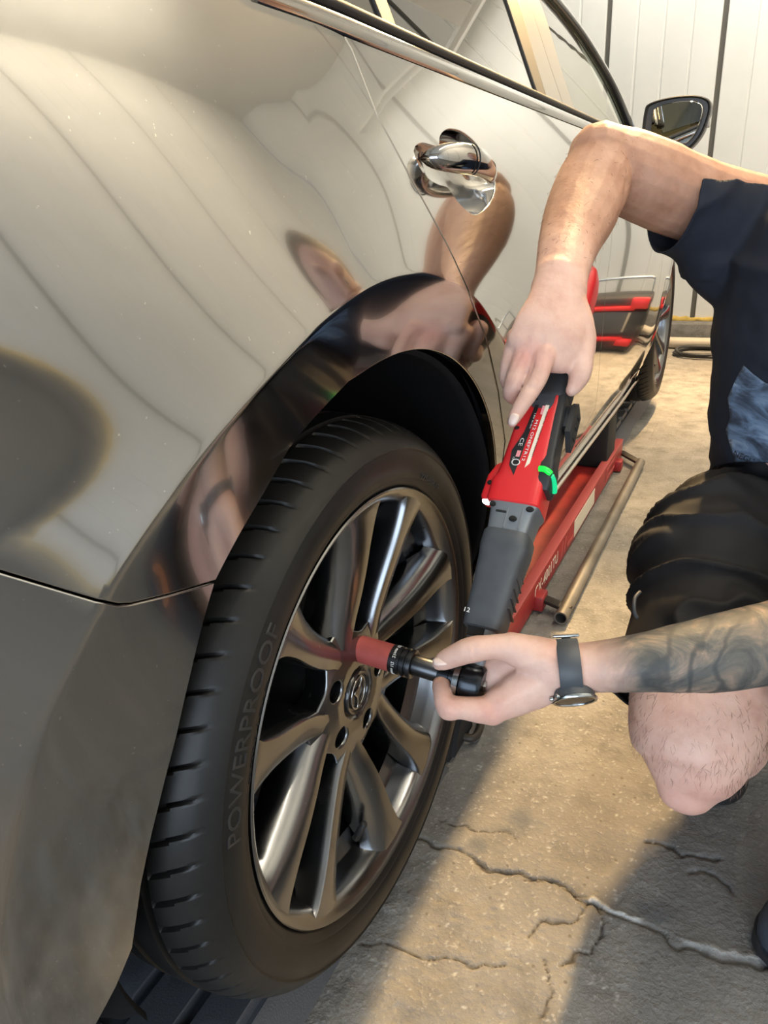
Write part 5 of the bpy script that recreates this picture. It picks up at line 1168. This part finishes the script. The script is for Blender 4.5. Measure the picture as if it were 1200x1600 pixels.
def shirt_fold(c):
    u = c @ np.array(sl_ax); w = 0.5 * fbm(c[:, 0] + 0.5 * c[:, 1], c[:, 2] * 0.8, 9, 5, 3)
    r1 = np.abs(np.sin((u * 34 + w * 6 + c[:, 2] * 14))) ; ridg = (1 - r1) ** 2 - 0.3
    w2 = fbm(c[:, 0] * 0.8 - c[:, 1] * 0.8, c[:, 2] * 1.6 + c[:, 0], 8, 15, 3)
    return np.where(c[:, 2] > 0.42, ridg * 1.1 + 0.5 * w2, 0.25 * ridg + 0.9 * w2)
shirt_me = cloth(shirt_me, [(Vector((0.2064, 0.6754, 0.5398)), sl_ax + RT * -.05), (Vector((.35, .58, .065)), Vector((-.60, .05, -.80)).normalized()), (Vector((.575, .36, .25)), Vector((-.1, -.45, -.75)).normalized()), (Vector((.503, .635, .540)), Vector((.1, .05, 1)).normalized())], lambda c: 0.0085 * np.ones(len(c)), shirt_fold, 3)
shirt = on(link('shirt', shirt_me, M['shirt']), person, PI_)
# printed panel on the chest, laid on the cloth
from mathutils.bvhtree import BVHTree
bt = BVHTree.FromPolygons([tuple(q.co) for q in shirt_me.vertices], [tuple(p.vertices) for p in shirt_me.polygons])
EYE = Vector((0.3506, -0.6259, 0.5487))
def lay(v, lift):
    out = []
    for q in v:
        d = (Vector(q) - EYE).normalized(); h = bt.ray_cast(EYE, d)
        out.append(tuple(h[0] - d * lift) if h[0] is not None else None)
    return out
C0, CX, CY = Vector((0.3506, 0.5597, 0.2008)), Vector((0.4383, 0.6038, 0.1955)) - Vector((0.3506, 0.5597, 0.2008)), Vector((0.3634, 0.5234, 0.1104)) - Vector((0.3506, 0.5597, 0.2008))
def pp2(px, py): return ((px - 1160) / 100, (py - 680) / 100)
def lay2d(pts, lift): return lay([C0 + CX * p[0] + CY * p[1] for p in pts], lift)
pol = [pp2(*p) for p in ((1162,571), (1150,592), (1137,622), (1141,652), (1134,672), (1143,703), (1157,752), (1168,780), (1185,792), (1205,796), (1255,770), (1290,700), (1280,640), (1235,612), (1195,598), (1176,584))]
b0 = densify(pol[::-1], 0.05); lo, hi = b0.min(0), b0.max(0); g0, g1_ = np.meshgrid(np.arange(lo[0], hi[0], .06), np.arange(lo[1], hi[1], .06)); g = np.stack([g0.ravel(), g1_.ravel()], 1); g = g[in_poly(g, b0)]
vs, es, fs, *_ = delaunay_2d_cdt([Vector(p) for p in np.concatenate([b0, g])], [(i, (i + 1) % len(b0)) for i in range(len(b0))], [], 0, 1e-6)
P_ = np.array([tuple(q) for q in vs]); L_ = lay2d(P_, .0016); F_ = [f for f in fs if in_poly(P_[list(f)].mean(0)[None], b0)[0] and all(L_[i] is not None for i in f)]
L_ = [p if p is not None else (0, 0, 0) for p in L_]; used = sorted({i for f in F_ for i in f}); rm = {i: k for k, i in enumerate(used)}
pm = from_vf([L_[i] for i in used], [tuple(rm[i] for i in f) for f in F_])
pr_o = link('chest_print', evaluated(pm, [('SOLIDIFY', dict(thickness=0.001, offset=0.0))]), M['shirt_print']); pr_o.parent = shirt; tag(pr_o, 'blue grey landscape print')
v, f = text_mesh('NEGU', .13, 0.0); v2 = []
ca, sa = math.cos(R(24)), math.sin(R(24))
for p in v:
    a, b2 = p[0], -p[1]; v2.append((a * ca - b2 * sa + pp2(1162, 715)[0], a * sa + b2 * ca + pp2(1162, 715)[1]))
L_ = lay2d(v2, .0030)
if all(p is not None for p in L_): o = make('print_lettering', L_, f, M['print_black'], None, False); o.parent = shirt
sl_ = lay2d([pp2(1148,608), pp2(1152,640), pp2(1160,690), pp2(1172,740), pp2(1186,788)], .0025)
if all(p is not None for p in sl_): v, f = tube(smooth_path(sl_, 5), .0012, 6); o = make('print_line', v, f, M['print_black']); o.parent = shirt

# ---- shorts
S = Parts()
sh(SDv, ((.49, .70, -.12), (.180, .150)), ((.482, .695, -.02), (.182, .155)), ((.472, .685, .08), (.178, .150)))
sh(RT, ((.425, .66, -.02), (.122, .130)), ((0.3413, 0.5040, 0.0169), (.118, .125)), ((0.3395, 0.3957, -0.0277), (.110, .108)), ((0.3422, 0.3001, -0.0767), (.117, .110)), ((0.3465, 0.2226, -0.1154), (.121, .110)))
sh(RT, ((.55, .58, -.04), (.135, .135)), ((.60, .40, .01), (.118, .115)), ((.625, .28, .03), (.112, .108)))
sho = evaluated(from_vf(S.v, S.f), [('REMESH', dict(mode='VOXEL', voxel_size=0.0055, use_smooth_shade=True)), ('SMOOTH', dict(factor=0.5, iterations=6))])
th_ax = (Vector((0.3450, 0.2218, -0.1153)) - Vector((0.3327, 0.3923, -0.0273))).normalized()
def short_fold(c):
    u = c @ np.array(th_ax); s_ = c @ np.array(RT); w = fbm(s_, u, 7, 25, 3)
    r1 = np.abs(np.sin(u * 40 + w * 5.5 + s_ * 9)); return (1 - r1) ** 1.6 - 0.35
sho = cloth(sho, [(Vector((0.3398, 0.2635, -0.0864)), th_ax + DN * .10), (Vector((.62, .29, .03)), Vector((.1, -1, .1)).normalized())], lambda c: 0.017 * np.ones(len(c)), short_fold, 9)
on(link('shorts', sho, M['shorts']), person, PI_)
v, f = tube(smooth_path([(0.2496, 0.3257, 0.0285), (0.2453, 0.3098, 0.0257), (0.2479, 0.2935, 0.0145), (0.2532, 0.2919, 0.0052)], 5), .0028, 8); on(make('drawcord', v, f, M['strap']), person, PI_)

# ---- shoes
def shoe(heel, toe, h_ankle):
    heel = Vector(heel); toe = Vector(toe); d = (toe - heel); L = d.length; d.normalize(); s_ = Vector((0, 0, 1)).cross(d).normalized(); rings = []
    sh_ = [(0.0, .024, .05), (.03, .034, .085), (.15, .038, .100), (.32, .036, .092), (.50, .042, .072), (.70, .050, .056), (.86, .045, .046), (.96, .030, .036), (1.0, .012, .022)]
    for t, w, h in [tuple(q) for q in smooth_path([np.array(q) for q in sh_], 4)]:
        c = heel + d * L * t; ring = []
        for j in range(20):
            a = 2 * PI * j / 20; ca, sa = math.cos(a), math.sin(a); zz = h * (0.5 + 0.5 * math.copysign(abs(sa) ** .7, sa)); ring.append(c + s_ * w * math.copysign(abs(ca) ** .7, ca) + Vector((0, 0, zz + .012)))
        rings.append(ring)
    v, f = loft(rings); o = on(make('shoe', v, f, M['shoe'], None, True, 60), person, PI_)
    rings = []
    for t, w, h in [tuple(q) for q in smooth_path([np.array(q) for q in sh_], 4)]:
        c = heel + d * L * t; ww = w + .004; rings.append([c + s_ * ww, c + s_ * ww + Vector((0, 0, .022)), c - s_ * ww + Vector((0, 0, .022)), c - s_ * ww])
    v, f = loft(rings); q = make('sole', v, f, M['rubber_pad'], None, True, 40); q.parent = o
    c = heel + d * L * .80; v, f = tube([c + s_ * (.047 * math.cos(t)) + Vector((0, 0, .020 + .046 * math.sin(t))) for t in np.linspace(.25, PI - .25, 16)], .0045, 8); q = make('trim_band', v, f, M['shoe_orange'], None); q.parent = o; tag(q, 'orange trim')
shoe((.635, .335, FLOOR + .004), (.470, .150, FLOOR + .004), .1)
shoe((.405, .665, FLOOR + .004), (.375, .42, FLOOR + .004), .1)

# ---- watch
wt = sub('wristwatch', person); wt.matrix_parent_inverse = PI_
def on_w(o): o.parent = wt; return o
wc = Vector((0.2115, 0.0540, 0.0681)); wax = (Vector((0.2416, 0.0638, 0.0706)) - Vector((0.1990, 0.0499, 0.0657))).normalized(); wu = (-DN - wax * (-DN).dot(wax)).normalized(); wn = wax.cross(wu)
def wring(r_, off, s=1.0): return [wc + wax * off + (wu * (.0283 + r_) * math.cos(t) + wn * (.0325 + r_) * math.sin(t)) for t in [2 * PI * j / 48 for j in range(48)]]
v, f = loft([wring(.0, -.0115), wring(.0022, -.012), wring(.0030, -.0105), wring(.0030, .0105), wring(.0022, .012), wring(.0, .0115)], loop=True); on_w(make('strap', v, f, M['strap'], None, True, 40))
cn = (DN * .88 - FW * .46 + RT * .05).normalized(); cc = wc + cn * .0345
a_, b_ = frame(cn, RT)
def disc(prof, n=40): return loft([[cc + cn * h + r_ * (math.cos(t) * a_ + math.sin(t) * b_) for t in [2 * PI * j / n for j in range(n)]] for h, r_ in prof])
v, f = disc([(-.009, .019), (-.0085, .0215), (-.002, .0228), (.002, .0232), (.0025, .0215)]); on_w(make('case', v, f, M['boot'], None, True, 40))
v, f = disc([(.0005, .0232), (.0008, .0245), (.0034, .0245), (.0045, .0236), (.0042, .0212), (.0026, .0208)]); on_w(make('bezel', v, f, M['steel'], None, True, 40))
v, f = disc([(.0022, .0212), (.0034, .0210), (.0036, .002)]); on_w(make('screen', v, f, M['watch_screen'], None, True, 40))
for ang in (2.6, 3.14, 3.7):
    q = cc + .0235 * (math.cos(ang) * a_ + math.sin(ang) * b_); q2 = cc + .0272 * (math.cos(ang) * a_ + math.sin(ang) * b_); v, f = cyl(q, q2, .0026, .0024, 12, .0005); on_w(make('button', v, f, M['steel'], None, True, 40))
q = wc + wu * .0335; bx = Matrix((wax, wn, wu)).transposed()
v, f = rbox(q - wn * .006, (.029, .004, .0035), .001, bx); on_w(make('buckle', v, f, M['steel'], None, True, 40))
for k in range(3):
    t = 0.32 + 0.16 * k; q = wc + (wu * (.0283 + .0028) * math.cos(t) - wn * (.0325 + .0028) * math.sin(t)); v, f = rbox(q, (.010, .0022, .0022), .0006, bx); on_w(make('strap_hole', v, f, M['gap'], None, False))
